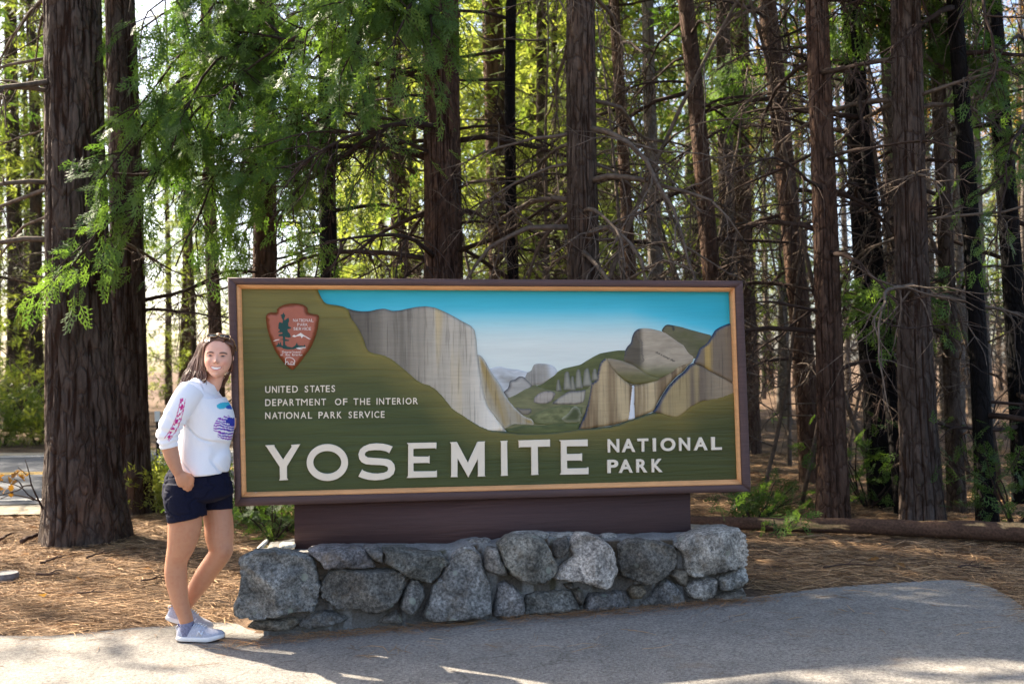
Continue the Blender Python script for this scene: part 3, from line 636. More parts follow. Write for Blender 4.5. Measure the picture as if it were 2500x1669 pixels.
def small(t, a, b, base, xh, asc, desc):
    bx = even(len(t), a, b, .22, [k for k, ch in enumerate(t) if ch in 'trfIi'])
    for ch, (p, q) in zip(t, bx):
        if ch == ' ': continue
        top, bot = (asc if ch in 'DItfhi' else xh), (desc if ch == 'p' else base)
        put_letter(ch, SP([(p, bot), (q, bot), (q, top), (p, top)], *EM, n=EF), EF, .0012, EWH, M_CREAM, emb, 0)
small('Department', 540, 900, 1108, 1080, 1066, 1118); small('of the Interior', 507, 930, 1162, 1134, 1120, 1170)

# --- support board between frame and masonry
sup = np.array([S(719, 1215, -.01), S(1682, 1190, -.01), S(1684, 1350, -.01), S(720, 1375, -.01)])
Vs = np.vstack([L3(sup, .012), L3(sup, -.06)])
obj('support_board', mesh('support_board', Vs, [np.array([[0, 3, 2, 1], [4, 5, 6, 7], [0, 1, 5, 4], [1, 2, 6, 5], [2, 3, 7, 6], [3, 0, 4, 7]])], col=rgb(80, 56, 52), mat=M_BROWN), sign)
# ------------------------------------------------------------------ the stone base
def m_granite():
    s = N('granite_stone', .85, .25); c = s.attr()
    sp = s.noise((1, 1, 1), 60, 3, .75); big = s.noise((1, 1, 1), 8, 6, .7); ed = s.vor((1, 1, 1), 95)
    c = s.mix(1.0, c, s.ramp(sp, [(.34, .45), (.48, 1.0), (.64, 1.8)]), 'MULTIPLY')
    c = s.mix(1.0, c, s.ramp(big, [(.30, .32), (.5, .92), (.68, 1.65)]), 'MULTIPLY')
    dk = s.noise((1, 1, 1), 17, 5, .75); c = s.mix(s.ramp(dk, [(.56, 0), (.66, .7)]), c, rgb(58, 56, 54))
    c = s.mix(s.ramp(ed, [(.1, .75), (.22, 0)]), c, rgb(60, 58, 58))
    li = s.vor((1, 1, 1), 7.0); lm = s.noise((1, 1, 1), 30, 3)
    c = s.mix(s.ramp(s.math('ADD', li, s.math('MULTIPLY', lm, .16)), [(.19, .7), (.23, 0)]), c, rgb(146, 150, 134))
    ta = s.noise((1, 1, 1), 11, 4, .6); c = s.mix(s.ramp(ta, [(.55, 0), (.75, .4)]), c, rgb(128, 108, 82))
    s.color(c).bump(s.math('ADD', sp, s.math('MULTIPLY', big, 2.0)), .75, .012); return s.m
def m_mortar():
    s = N('mortar', .95, .1); a = s.noise((1, 1, 1), 6, 5, .7); b = s.noise((1, 1, 1), 90, 3, .7)
    c = s.mix(1.0, s.attr(), s.ramp(a, [(.32, .72), (.5, 1.0), (.68, 1.18)]), 'MULTIPLY')
    mo = s.noise((1, 1, 1), 12, 3); c = s.mix(s.ramp(mo, [(.58, 0), (.7, .6)]), c, rgb(66, 66, 34))
    s.color(s.mix(1.0, c, s.ramp(b, [(.3, .65), (.7, 1.3)]), 'MULTIPLY')).bump(s.math('ADD', a, b), .9, .02); return s.m
M_GRAN, M_MORT = m_granite(), m_mortar()
WF = .26                           # wall face in front of the sign panel
wall = empty('stone_base', ORG + UX * 1.5, YAW, label='low fieldstone base of mortared granite boulders under the sign', category='stone wall')
def W3(uv, n): return L3(uv, n) - np.array([1.5, 0, 0])
A5, A6 = (550, 1200, 3.356), (1150, 1200, 3.356)
stones = [(A5, .10, (118, 117, 116), [(118, 600), (160, 560), (250, 520), (400, 515), (520, 530), (690, 570), (720, 640), (735, 740), (760, 800), (725, 930), (690, 1010), (640, 1000), (560, 1000), (470, 1020), (380, 1045), (230, 1060), (90, 1045), (75, 960), (120, 850), (135, 740)]),
 (A5, .05, (100, 99, 97), [(690, 500), (760, 475), (900, 470), (1050, 475), (1120, 480), (1190, 570), (1215, 630), (1000, 640), (820, 645), (790, 590), (720, 545)]),
 (A5, .03, (120, 118, 112), [(1140, 475), (1250, 470), (1300, 500), (1300, 605), (1220, 570), (1170, 520)]),
 (A5, .06, (112, 110, 106), [(1310, 490), (1400, 480), (1600, 510), (1760, 520), (1800, 560), (1840, 600), (1780, 650), (1740, 720), (1660, 755), (1500, 705), (1420, 650), (1330, 600)]),
 (A5, .08, (106, 104, 100), [(810, 760), (880, 670), (950, 655), (1100, 665), (1300, 662), (1420, 675), (1465, 720), (1440, 820), (1430, 880), (1360, 950), (1290, 1000), (1180, 1010), (1090, 970), (920, 980), (860, 930), (800, 870), (790, 820)]),
 (A5, .06, (96, 95, 92), [(1430, 950), (1470, 830), (1530, 745), (1580, 740), (1630, 800), (1640, 870), (1600, 950), (1540, 1015), (1480, 1005)]),
 (A5, .07, (118, 114, 108), [(1640, 1030), (1690, 900), (1720, 800), (1790, 700), (1860, 590), (1890, 540), (1960, 490), (2040, 490), (2100, 560), (2120, 650), (2170, 760), (2185, 900), (2180, 990), (2080, 1030), (1900, 1050), (1740, 1060)]),
 (A5, .02, (108, 106, 104), [(590, 1110), (700, 1010), (800, 985), (900, 1000), (1000, 1050), (960, 1085), (850, 1110), (700, 1130)]),
 (A5, .015, (116, 112, 106), [(1250, 1080), (1310, 1030), (1400, 985), (1440, 1020), (1460, 1080), (1400, 1085)]),
 (A5, .0, (112, 104, 92), [(190, 1120), (250, 1060), (420, 1050), (560, 1040), (600, 1080), (540, 1130), (350, 1150)]),
 (A6, .05, (112, 108, 104), [(125, 520), (160, 470), (230, 480), (250, 560), (290, 620), (310, 690), (240, 700), (160, 670), (115, 620)]),
 (A6, .11, (104, 100, 92), [(255, 470), (330, 400), (450, 385), (560, 390), (620, 430), (680, 530), (715, 600), (720, 660), (680, 720), (600, 760), (520, 770), (420, 740), (350, 690), (300, 620), (270, 550)]),
 (A6, .04, (104, 100, 94), [(690, 430), (740, 400), (800, 385), (820, 440), (810, 500), (760, 550), (720, 555), (690, 520)]),
 (A6, .10, (142, 137, 130), [(830, 470), (870, 410), (930, 370), (1010, 375), (1080, 410), (1150, 460), (1190, 520), (1200, 600), (1215, 660), (1170, 720), (1140, 790), (1090, 800), (980, 770), (900, 740), (830, 745), (730, 735), (720, 690), (780, 620), (870, 540)]),
 (A6, .08, (98, 95, 90), [(1250, 460), (1330, 425), (1450, 420), (1600, 440), (1690, 480), (1705, 560), (1680, 640), (1610, 700), (1530, 755), (1450, 770), (1350, 730), (1270, 700), (1235, 640), (1250, 560)]),
 (A6, .10, (140, 136, 128), [(1730, 470), (1800, 400), (1950, 350), (2130, 335), (2230, 335), (2265, 380), (2285, 500), (2280, 610), (2200, 650), (2080, 670), (1980, 695), (1870, 705), (1820, 680), (1800, 580), (1780, 520)]),
 (A6, .06, (140, 135, 126), [(1790, 790), (1850, 750), (1960, 725), (2035, 735), (2035, 800), (2000, 870), (1920, 900), (1840, 890), (1800, 850)]),
 (A6, .06, (138, 134, 126), [(2060, 720), (2130, 680), (2240, 635), (2280, 650), (2285, 740), (2230, 790), (2130, 830), (2065, 815)]),
 (A6, .04, (126, 122, 114), [(2040, 880), (2110, 840), (2250, 810), (2265, 870), (2160, 905), (2060, 905)]),
 (A6, .03, (118, 115, 110), [(1420, 910), (1490, 880), (1560, 760), (1620, 730), (1700, 780), (1750, 850), (1755, 935), (1650, 945), (1430, 950)]),
 (A6, .02, (120, 112, 98), [(1640, 690), (1700, 645), (1785, 645), (1785, 790), (1730, 770), (1680, 720)]),
 (A6, .04, (104, 92, 78), [(1300, 830), (1340, 780), (1420, 780), (1450, 820), (1410, 880), (1350, 890)]),
 (A6, .02, (112, 110, 108), [(950, 930), (990, 850), (1100, 840), (1200, 820), (1290, 840), (1305, 900), (1300, 965), (1150, 980), (950, 990)]),
 (A6, .02, (106, 100, 90), [(830, 820), (900, 800), (940, 850), (930, 920), (905, 955), (870, 900)]),
 (A6, .02, (108, 106, 102), [(470, 860), (560, 835), (700, 830), (820, 820), (860, 890), (895, 965), (780, 990), (600, 1005), (470, 1020)]),
 (A6, .03, (112, 110, 108), [(195, 960), (225, 850), (240, 770), (290, 745), (350, 780), (430, 860), (445, 930), (440, 1025), (330, 1035), (200, 1030)]),
 (A6, .03, (96, 88, 78), [(770, 770), (850, 760), (840, 800), (800, 805)])]
for si, (fr, bulge, col, pts) in enumerate(stones):
    P = SP(pts, *fr, n=WF + bulge * .8); c = P.mean(0); P = c + (P - c) * 1.085
    P = resample(P, .011); P = P + .0035 * np.column_stack([noise(P[:, 0] * 40, P[:, 1] * 40, seed=si), noise(P[:, 0] * 40, P[:, 1] * 40, seed=si + 50)]); Q, T = tri_fill(P, .012); d = dist_line(Q, P, True); nb = len(P)
    dm = max(d.max(), 1e-3); r = min(dm, .022)
    dome = np.sqrt(np.clip(1 - (1 - np.clip(d / r, 0, 1)) ** 2, 0, 1))
    # a few random facet planes give each boulder its own broken face
    g = np.random.default_rng(si + 40); rel = Q - Q.mean(0); fac = np.full(len(Q), 1e9)
    for _ in range(5):
        a = g.uniform(0, 6.28); fac = np.minimum(fac, g.uniform(-.002, .014) + g.uniform(.2, .6) * (rel @ np.array([math.cos(a), math.sin(a)])))
    fac = np.clip(fac, -.06, .02)
    n = WF - .03 + (bulge * .75 + .045) * dome + fac * sstep(0, .02, d) + (.014 * np.abs(fbm(Q[:, 0] * 9, Q[:, 1] * 9, seed=si + 70)) + .010 * fbm(Q[:, 0] * 14, Q[:, 1] * 14, seed=si, o=4)) * sstep(0, .010, d)
    ring = []; rp = P - P.mean(0); L = np.linalg.norm(rp, axis=1)[:, None]
    for k_, (s_, dn) in enumerate(((.995, -.04), (.96, -.10), (.90, -.16))): ring.append(L3(P.mean(0) + rp * s_, WF + dn))
    V = np.vstack([L3(Q, n)] + ring); Fs = []; k = np.arange(nb); kn = (k + 1) % nb
    ar_ = .5 * (P[:, 0] * np.roll(P[:, 1], -1) - P[:, 1] * np.roll(P[:, 0], -1)).sum()
    prev = 0
    for q in range(3):
        cur = len(Q) + q * nb; f = np.stack([k + prev, k + cur, kn + cur, kn + prev], 1); Fs.append(f if ar_ > 0 else f[:, ::-1]); prev = cur
    tint = g.uniform(.72, 1.2) * np.array([1 + g.uniform(-.02, .07), 1.0, 1 - g.uniform(-.02, .09)]); cc = tint * np.array(rgb(*col)) * (1 + .12 * fbm(V[:, 0] * 6, V[:, 2] * 6, seed=si + 9))[:, None]
    o = obj('stone', mesh('stone', V - np.array([1.5, 0, 0]), [T] + Fs, False, cc, M_GRAN), wall)
# mortar core with an uneven top, and loose cap stones
ul, ur = SP([(150, 700)], *A5, n=WF)[0][0], SP([(2262, 600)], *A6, n=WF)[0][0]
us = np.linspace(ul + .10, ur - .02, 130)
topc = np.array([SP([p], *A5, n=.15)[0] for p in [(180, 560), (230, 515), (420, 500), (650, 478), (900, 450), (1050, 432), (1400, 440), (1700, 445), (1850, 440), (1950, 405), (2080, 385), (2200, 405), (2349, 375)]] + [SP([p], *A6, n=.15)[0] for p in [(400, 345), (520, 332), (900, 335), (1000, 355), (1200, 362), (1500, 358), (1790, 350), (2000, 345), (2262, 345)]])
zt = np.interp(us, topc[:, 0], topc[:, 1]) - .012
nn_ = np.concatenate([[WF - .05, WF - .03], np.linspace(WF - .035, -.32, 14), [-.34]])
V, nn = [], len(nn_)
for a, u_ in enumerate(us):
    for b, n_ in enumerate(nn_):
        if b == 0 or b == nn - 1: V.append((u_, -n_, -.25))
        else:
            rnd = -.05 * (b == 1) - .012 * (b == 2) + .012 * fbm(u_ * 9, n_ * 9, seed=77)
            V.append((u_, -n_ + .008 * noise(u_ * 20, seed=5), zt[a] + rnd))
# finer front face
V = np.array(V); ii = np.arange(len(us) - 1)[:, None] * nn; j = np.arange(nn - 1)[None]
Fq = np.stack([ii + j, ii + nn + j, ii + nn + j + 1, ii + j + 1], -1).reshape(-1, 4)
caps = [np.arange(nn)[None, :], (np.arange(nn)[::-1] + (len(us) - 1) * nn)[None]]
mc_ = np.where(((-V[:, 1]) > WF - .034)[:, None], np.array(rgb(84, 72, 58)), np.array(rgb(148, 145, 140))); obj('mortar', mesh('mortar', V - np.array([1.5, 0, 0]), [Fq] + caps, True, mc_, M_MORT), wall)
def cap(px, py, n, sx, sy, sz, seed, col=(140, 136, 128), rot=0.0):
    import bmesh
    bm = bmesh.new(); bmesh.ops.create_icosphere(bm, subdivisions=3, radius=1); V = np.array([v.co[:] for v in bm.verts]); Fc = np.array([[v.index for v in f.verts] for f in bm.faces]); bm.free()
    V = np.sign(V) * np.abs(V) ** .7; V *= (1 + .16 * fbm(V[:, 0] * 1.6, V[:, 1] * 1.6, V[:, 2] * 1.6, seed=seed))[:, None]
    c_, s_ = math.cos(rot), math.sin(rot); V = V * np.array([sx, sy, sz]); V = np.column_stack([V[:, 0] * c_ - V[:, 2] * s_, V[:, 1], V[:, 0] * s_ + V[:, 2] * c_])
    p = L3(S(px, py, n)[None], n)[0]
    obj('stone', mesh('stone', V + p - np.array([1.5, 0, 0]), Fc, True, rgb(*col), M_GRAN), wall)
cap(641, 1330, .04, .040, .05, .012, 1, (178, 172, 160), .75); cap(702, 1331, .02, .045, .05, .016, 2, (190, 184, 170))
cap(1172, 1325, .13, .065, .06, .028, 3); cap(1485, 1309, .10, .05, .05, .022, 4); cap(1745, 1297, .05, .10, .08, .040, 5); cap(1290, 1308, .16, .12, .07, .03, 6); cap(1380, 1311, .15, .11, .06, .03, 7); cap(1590, 1322, .13, .11, .07, .022, 8)
# ------------------------------------------------------------------ bark, branches, foliage
def m_bark(name, plate, plate2, fis, sc=1.0, bump=.9, warm=rgb(118, 84, 62)):
    s = N(name, .92, .15)
    h = s.attr('Bark')
    fine = s.noise((22 * sc, 22 * sc, 5 * sc), 1.0, 5, .7, .4); fl = s.noise((9 * sc, 9 * sc, 2.2 * sc), 1.0, 4, .6, .6); big = s.noise((1.2, 1.2, .6), 1.0, 3)
    wv = s.n('VectorMath'); wv.operation = 'ADD'; nz_ = s.n('TexNoise'); nz_.inputs['Scale'].default_value = 3.2 * sc; nz_.inputs['Detail'].default_value = 4; s.l(s.oc((1.6, 1.6, .8)), nz_.inputs['Vector'])
    sc_ = s.n('VectorMath'); sc_.operation = 'SCALE'; sc_.inputs['Scale'].default_value = 2.2; s.l(nz_.outputs['Color'], sc_.inputs[0]); s.l(s.oc((10 * sc, 10 * sc, 3.6 * sc)), wv.inputs[0]); s.l(sc_.outputs[0], wv.inputs[1])
    v = s.vor(size=1.0, feature='DISTANCE_TO_EDGE', vec=wv.outputs[0])
    c = s.mix(s.ramp(fl, [(.35, 0), (.65, 1)]), plate, plate2)
    c = s.mix(1.0, c, s.ramp(fine, [(.3, .6), (.7, 1.45)]), 'MULTIPLY')
    c = s.mix(1.0, c, s.ramp(big, [(.3, .42), (.7, .78)]), 'MULTIPLY')
    og = s.noise((2.4, 2.4, .9), 1.0, 4, .6); c = s.mix(s.ramp(og, [(.56, 0), (.70, .55)]), c, warm)
    f = s.math('MULTIPLY', s.ramp(v, [(.0, .6), (.09, 0)]), 1.0)
    f = s.math('MAXIMUM', f, s.ramp(h, [(.25, 1), (.55, 0)]))
    c = s.mix(f, c, fis)
    s.color(c).bump(s.math('ADD', s.math('MULTIPLY', s.ramp(v, [(0, 0), (.16, 1)]), 1.2), s.math('ADD', fine, fl)), bump, .018); return s.m
B_PINE = m_bark('pine_bark', rgb(112, 98, 89), rgb(88, 75, 66), rgb(50, 35, 27))
B_CEDAR = m_bark('cedar_bark', rgb(118, 94, 79), rgb(94, 70, 56), rgb(48, 32, 24), 1.3)
B_GREY = m_bark('grey_bark', rgb(112, 97, 86), rgb(90, 76, 65), rgb(52, 38, 30), 1.2)
B_SUNLIT = m_bark('sunlit_tone_bark', rgb(158, 148, 138), rgb(128, 116, 106), rgb(84, 70, 60), 1.2, warm=rgb(150, 130, 110))  # lighter bark with the sunlight on far trunks put into its colour
B_DARK = m_bark('charred_and_shaded_bark', rgb(34, 29, 27), rgb(26, 23, 22), rgb(14, 12, 12), 1.2, warm=rgb(44, 34, 30))  # black of charred trunks; also puts shade into the shadowed cedar's colour
B_TWIG = m_plain('dead_branch_bark', rgb(96, 84, 74), .9, .15, 20, .4)
B_TWIGD = m_plain('dark_branch_bark', rgb(58, 46, 40), .9, .15, 20, .4)
L_CEDAR = m_leaf('cedar_spray', rgb(70, 97, 50), rgb(106, 130, 66), .45)
L_DEEP = m_leaf('deep_cedar_spray', rgb(56, 78, 40), rgb(84, 106, 52), .45)
L_GOLD = m_leaf('sunny_needles', rgb(100, 116, 62), rgb(134, 138, 82), .5)
L_PINE = m_leaf('pine_needles', rgb(88, 106, 58), rgb(116, 126, 70), .45)
L_DRY = m_leaf('dry_needles', rgb(128, 92, 54), rgb(150, 112, 70), .4)
L_BUSH = m_leaf('bush_leaves', rgb(110, 124, 58), rgb(146, 146, 74), .5)

def trunk_mesh(r0, H, path, seed, bark, detail=False, flare=.35, rtop=.35, sides=None):
    """tapered trunk in local coordinates; path(z) -> (x, y) sweep"""
    sides = sides or (120 if detail else 20); zs = np.concatenate([np.linspace(-.25, 6.0, 420 if detail else 60), np.linspace(6.2, H, 24)])
    th = np.linspace(0, 2 * np.pi, sides, endpoint=False)
    Zm, Tm = np.meshgrid(zs, th, indexing='ij')
    t = np.clip(Zm / H, 0, 1)
    R = r0 * (1 - (1 - rtop) * t) * (1 + flare * np.exp(-np.clip(Zm, -.3, 99) / .5) + (.20 if detail else .08) * np.exp(-np.clip(Zm, 0, 99) / 1.9))
    lob = 1 + .05 * np.cos(Tm * 3 + seed) + .04 * np.cos(Tm * 5 + seed * 2 + Zm * .3) * np.exp(-Zm / 1.5)
    cx, sx = np.cos(Tm), np.sin(Tm)
    if detail:
        k = 1.0 / max(r0, .12); q = .32
        wob = .25 * fbm(cx * 2, sx * 2, Zm * 1.1, seed=seed + 3)
        a = np.abs(fbm(cx * 3.6 * q / .32 + wob, sx * 3.6 + wob, Zm * .75, seed=seed)); b = np.abs(fbm(cx * 7 + wob, sx * 7, Zm * 1.9, seed=seed + 5)); c2 = fbm(cx * 16, sx * 16, Zm * 7, seed=seed + 8)
        fis = np.minimum(sstep(0, .16, a), sstep(0, .14, b) * .55 + .45)
        R = R * lob + (.032 * min(1.0, r0 / .3)) * (fis - 1) + .006 * c2
        bark_h = fis
    else:
        R = R * lob * (1 + .05 * fbm(cx * 3, sx * 3, Zm * 2, seed=seed)); bark_h = np.ones_like(R)
    px, py = path(zs)
    V = np.stack([px[:, None] + R * cx, py[:, None] + R * sx, Zm], -1).reshape(-1, 3)
    n = len(zs); i = np.arange(n - 1)[:, None] * sides; j = np.arange(sides)[None]; jn = (j + 1) % sides
    Fq = np.stack([i + j, i + jn, i + sides + jn, i + sides + j], -1).reshape(-1, 4)
    m = mesh('trunk', V, [Fq], True, mat=bark); vcol(m, np.repeat(bark_h.reshape(-1, 1), 3, 1), 'Bark'); return m

def limb(p0, d0, L, r, g, droop=.5, wig=.25, n=9):
    """curved path from p0 heading d0"""
    P = [np.array(p0, float)]; d = np.array(d0, float); d /= np.linalg.norm(d)
    for k in range(n - 1):
        d = d + np.array([g.normal() * wig / n ** .5, g.normal() * wig / n ** .5, g.normal() * wig / n ** .5 - droop / n]); d /= np.linalg.norm(d)
        P.append(P[-1] + d * L / (n - 1))
    return np.array(P)
def branch_mesh(p0, d0, L, r, g, twigs=9, droop=.5, mat=None, name='branch', sub=True, tips=None, wig=.3):
    B = Bag(); P = limb(p0, d0, L, r, g, droop, wig)
    B.add(*tube(P, np.linspace(r, r * .22, len(P)), 6))
    for k in range(twigs):
        f = g.uniform(.2, .98); a = np.array([np.interp(f * (len(P) - 1), np.arange(len(P)), P[:, c]) for c in range(3)])
        ax = P[min(int(f * (len(P) - 1)) + 1, len(P) - 1)] - P[max(int(f * (len(P) - 1)) - 1, 0)]; ax /= np.linalg.norm(ax) + 1e-9
        d = ax * g.uniform(.3, 1.0) + g.normal(size=3) * .6 + np.array([0, 0, -.25]); l2 = L * g.uniform(.2, .55) * (1.1 - .5 * f)
        T = limb(a, d, l2, r * .3, g, g.uniform(.2, 1.2), .5, 7); B.add(*tube(T, np.linspace(r * .34, r * .1, 7), 4, False))
        if tips is not None: tips.append((T[-1], T[-1] - T[-3])); tips.append((T[3], T[4] - T[2]))
        if sub:
            for _ in range(3):
                q = int(g.integers(1, 6)); U = limb(T[q], (T[q] - T[q - 1]) / (np.linalg.norm(T[q] - T[q - 1]) + 1e-9) + g.normal(size=3) * .7, l2 * g.uniform(.3, .6), r * .12, g, .6, .5, 4)
                B.add(*tube(U, np.linspace(r * .16, r * .06, 4), 3, False))
                if tips is not None: tips.append((U[-1], U[-1] - U[-2]))
    if tips is not None: tips.append((P[-1], P[-1] - P[-2]))
    return B.mesh(name, False, mat)

def make_spray(kind, g):
    """one flat leaf spray as unit-length quads: returns V (n,4,3) in a frame X=along, Y=across, Z=normal"""
    out = []
    def leaf(p, a, l, w, z=0.0):
        d = np.array([math.cos(a), math.sin(a), z]); s = np.array([-math.sin(a), math.cos(a), 0]) * w
        p = np.array(p); out.append([p, p + d * l * .45 + s, p + d * l, p + d * l * .45 - s])
    if kind == 'cedar':
        for k in range(9):
            f = .08 + .9 * k / 9; sd = 1 if k % 2 else -1; l = .46 * (1.05 - f * .72); a = sd * (.75 - .25 * f) + g.normal() * .08
            p = (f, 0, -.10 * f * f)
            leaf(p, a, l, .028, -.12)
            for q in range(3):
                e = .3 + .25 * q; c = (p[0] + math.cos(a) * l * e, math.sin(a) * l * e, p[2] - .12 * l * e)
                leaf(c, a + (.6 if q % 2 else -.6), l * .42, .024, -.1)
        leaf((.0, 0, 0), 0, .55, .022); leaf((.5, 0, -.03), 0, .55, .03, -.15)
    elif kind == 'needle':
        for k in range(16):
            a = g.uniform(-1.2, 1.2); leaf((g.uniform(0, .5), 0, 0), a, g.uniform(.5, .9), .016, g.uniform(-.9, .5))
    else:                          # broad clump for distant crowns
        for k in range(9):
            a = g.uniform(-1.2, 1.2); leaf((g.uniform(0, .6), g.uniform(-.2, .2), g.uniform(-.15, .15)), a, g.uniform(.3, .6), .05, g.uniform(-.6, .3))
    return np.array(out)
_gs = np.random.default_rng(5)
SPRAYS = {k: [make_spray(k, _gs) for _ in range(4)] for k in ('cedar', 'needle', 'clump')}
def spray_cloud(P, D, size, kind, g, tilt=.5):
    """sprays of the kind at points P pointing along D; returns V, quads"""
    n = len(P); D = D / (np.linalg.norm(D, axis=1)[:, None] + 1e-9)
    Nn = np.array([0, 0, 1.0]) + g.normal(size=(n, 3)) * tilt; Nn -= D * (Nn * D).sum(1)[:, None]; Nn /= np.linalg.norm(Nn, axis=1)[:, None] + 1e-9
    Sd = np.cross(Nn, D); size = np.broadcast_to(size, n) * g.uniform(.7, 1.3, n); pick = g.integers(0, 4, n); Vs = []
    for t in range(4):
        sel = pick == t
        if not sel.any(): continue
        q = SPRAYS[kind][t]; a = size[sel][:, None, None, None]
        V = P[sel][:, None, None] + a * (q[None, ..., :1] * D[sel][:, None, None] + q[None, ..., 1:2] * Sd[sel][:, None, None] + q[None, ..., 2:] * Nn[sel][:, None, None])
        Vs.append(V.reshape(-1, 3))
    V = np.vstack(Vs); return V, np.arange(len(V)).reshape(-1, 4)

def lean_path(lx, ly, bend=.0, seed=0):
    def f(z): return lx * z + bend * .06 * np.sin(z * .55 + seed), ly * z + bend * .05 * np.sin(z * .4 + seed * 2)
    return f

# --- trees near the sign: own trunk, own dead branches, own green
def near_tree(name, px, py, Y, wpx, lean_px, H, bark, label, seed, detail=False, nbr=14, br=(1.2, 2.6), zr=(1.0, 5.4), leaf=None, green=0, gz=(3.0, 6.0), gl=(1.0, 2.2), droop=.7, tw=9, bm=None, group=None, flare=.3, crown=True, side=None, spray=.20, kind='cedar', r_br=.022, bend=.6, wig=.3, crown_r=2.4, crown_z=(7.5, 20), crown_n=80):
    """px,py: where the trunk stands (photo), Y its depth, wpx its width at breast height, lean_px sideways shift of the trunk over the height of the picture"""
    g = np.random.default_rng(seed); b = at(px, py, Y); z0 = float(zg(b[0], b[1])); r = wpx * Y / F / 2
    path = lean_path(lean_px / F * Y / 5.0, g.normal() * .006, bend, seed)
    t = empty(name, (b[0], b[1], z0), label=label, category='tree')
    if group: t['group'] = group
    obj('trunk', trunk_mesh(r, H, path, seed, bark, detail, flare), t)
    for k in range(nbr):
        z = g.uniform(*zr); a = g.uniform(0, 6.283) if side is None else side + g.normal() * .9
        c = path(np.array([z])); d = np.array([math.cos(a), math.sin(a), g.uniform(-.15, .45)]); p0 = np.array([c[0][0], c[1][0], z]) + d * np.array([r * .7, r * .7, 0])
        obj('branch', branch_mesh(p0, d, g.uniform(*br), r_br * g.uniform(.6, 1.3), g, tw, droop * g.uniform(.3, 1.6), bm or B_TWIGD, wig=wig), t)
    if green:
        PT, PD = [], []
        for k in range(green):
            z = g.uniform(*gz); a = g.uniform(0, 6.283) if side is None else side + g.normal() * .8
            c = path(np.array([z])); d = np.array([math.cos(a), math.sin(a), g.uniform(-.1, .35)]); p0 = np.array([c[0][0], c[1][0], z]); tips = []
            obj('branch', branch_mesh(p0, d, g.uniform(*gl), r_br * g.uniform(.7, 1.2), g, tw + 3, droop * g.uniform(.4, 1.2), bm or B_TWIGD, tips=tips), t)
            for p, q in tips:
                for _ in range(3): PT.append(p + g.normal(size=3) * .10); PD.append(q / (np.linalg.norm(q) + 1e-9) + g.normal(size=3) * .5 + np.array([0, 0, -.35]))
        V, Q = spray_cloud(np.array(PT), np.array(PD), spray, kind, g)
        obj('foliage', mesh('foliage', V, [Q], False, mat=leaf or L_CEDAR), t)
    if crown:                      # the high crown above the picture that shades the place
        n = crown_n; z = g.uniform(*crown_z, n); f = (z - crown_z[0]) / (crown_z[1] - crown_z[0]); rad = crown_r * (1.05 - f * .8) * np.sqrt(g.uniform(0, 1, n)); a = g.uniform(0, 6.283, n)
        c = path(z); cl = .5 + .5 * fbm(z * 1.1, a * 1.2, seed=seed); keep = cl > .38
        P = np.stack([c[0] + rad * np.cos(a), c[1] + rad * np.sin(a), z - rad * .25], 1)[keep]; D = np.stack([np.cos(a), np.sin(a), -.25 + 0 * a], 1)[keep]
        V, Q = spray_cloud(P, D, .95, 'clump', g, .35)
        obj('crown', mesh('crown', V, [Q], False, mat=leaf or L_CEDAR), t)
    return t
# ------------------------------------------------------------------ the trees one can tell apart
near_tree('pine_tree', 215, 1310, 8.75, 148, -50, 26, B_PINE, 'massive grey-brown pine trunk standing left of the woman', 11, True, 12, (1.0, 2.2), (2.6, 5.4), flare=.26, side=3.0, bm=B_TWIG, tw=8, crown_r=3.2, crown_z=(8, 24), leaf=L_PINE, crown_n=420)
near_tree('pine_tree', 322, 1245, 10.4, 82, -36, 24, B_PINE, 'second pine trunk close behind the massive left pine', 12, True, 9, (.9, 2.0), (2.0, 6.5), flare=.18, leaf=L_PINE, crown_z=(8, 22), crown_n=320)
near_tree('cedar_tree', 1066, 1290, 8.6, 84, 8, 24, B_CEDAR, 'reddish cedar trunk with dark knots rising behind the granite cliff of the sign', 13, True, 20, (1.2, 2.9), (1.9, 5.0), L_CEDAR, 4, (3.4, 5.4), (1.0, 2.0), flare=.2, droop=.8, tw=11, side=3.0)
near_tree('cedar_tree', 1106, 1275, 9.6, 40, 16, 22, B_CEDAR, 'slim brown trunk half hidden behind the reddish cedar', 14, False, 10, (1.0, 2.0), (1.8, 5.5), flare=.2)
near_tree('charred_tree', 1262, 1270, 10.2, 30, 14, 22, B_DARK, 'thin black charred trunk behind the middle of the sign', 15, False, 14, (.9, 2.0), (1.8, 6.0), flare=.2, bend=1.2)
near_tree('pine_tree', 1452, 1290, 8.2, 78, -14, 25, B_GREY, 'straight grey trunk with bare drooping branches above the sign centre', 16, True, 22, (.9, 2.0), (1.8, 4.8), flare=.15, droop=1.3, tw=10, bm=B_TWIG, wig=.45, leaf=L_PINE)
near_tree('cedar_tree', 1580, 1240, 12.5, 32, -60, 22, B_CEDAR, 'slim sunlit trunk between the grey trunk and the leaning one', 17, False, 14, (1.0, 2.2), (1.5, 7.5), flare=.2)
near_tree('cedar_tree', 1785, 1232, 10.6, 46, -95, 22, B_CEDAR, 'leaning scaly trunk rising behind the right half of the sign', 18, False, 20, (1.0, 2.4), (1.5, 6.5), flare=.3, tw=11)
near_tree('cedar_tree', 1985, 1195, 11.2, 52, -85, 23, B_CEDAR, 'dark trunk between the sign and the straight cedar on the right', 19, False, 18, (1.0, 2.4), (.8, 7.0), L_CEDAR, 2, (4.5, 6.5), (.5, 1.0), flare=.25, tw=10)
near_tree('cedar_tree', 2024, 1284, 8.35, 60, -8, 24, B_CEDAR, 'straight reddish cedar trunk standing just behind the log', 20, True, 18, (.8, 1.9), (1.2, 5.2), None, 0, flare=.22, tw=9)
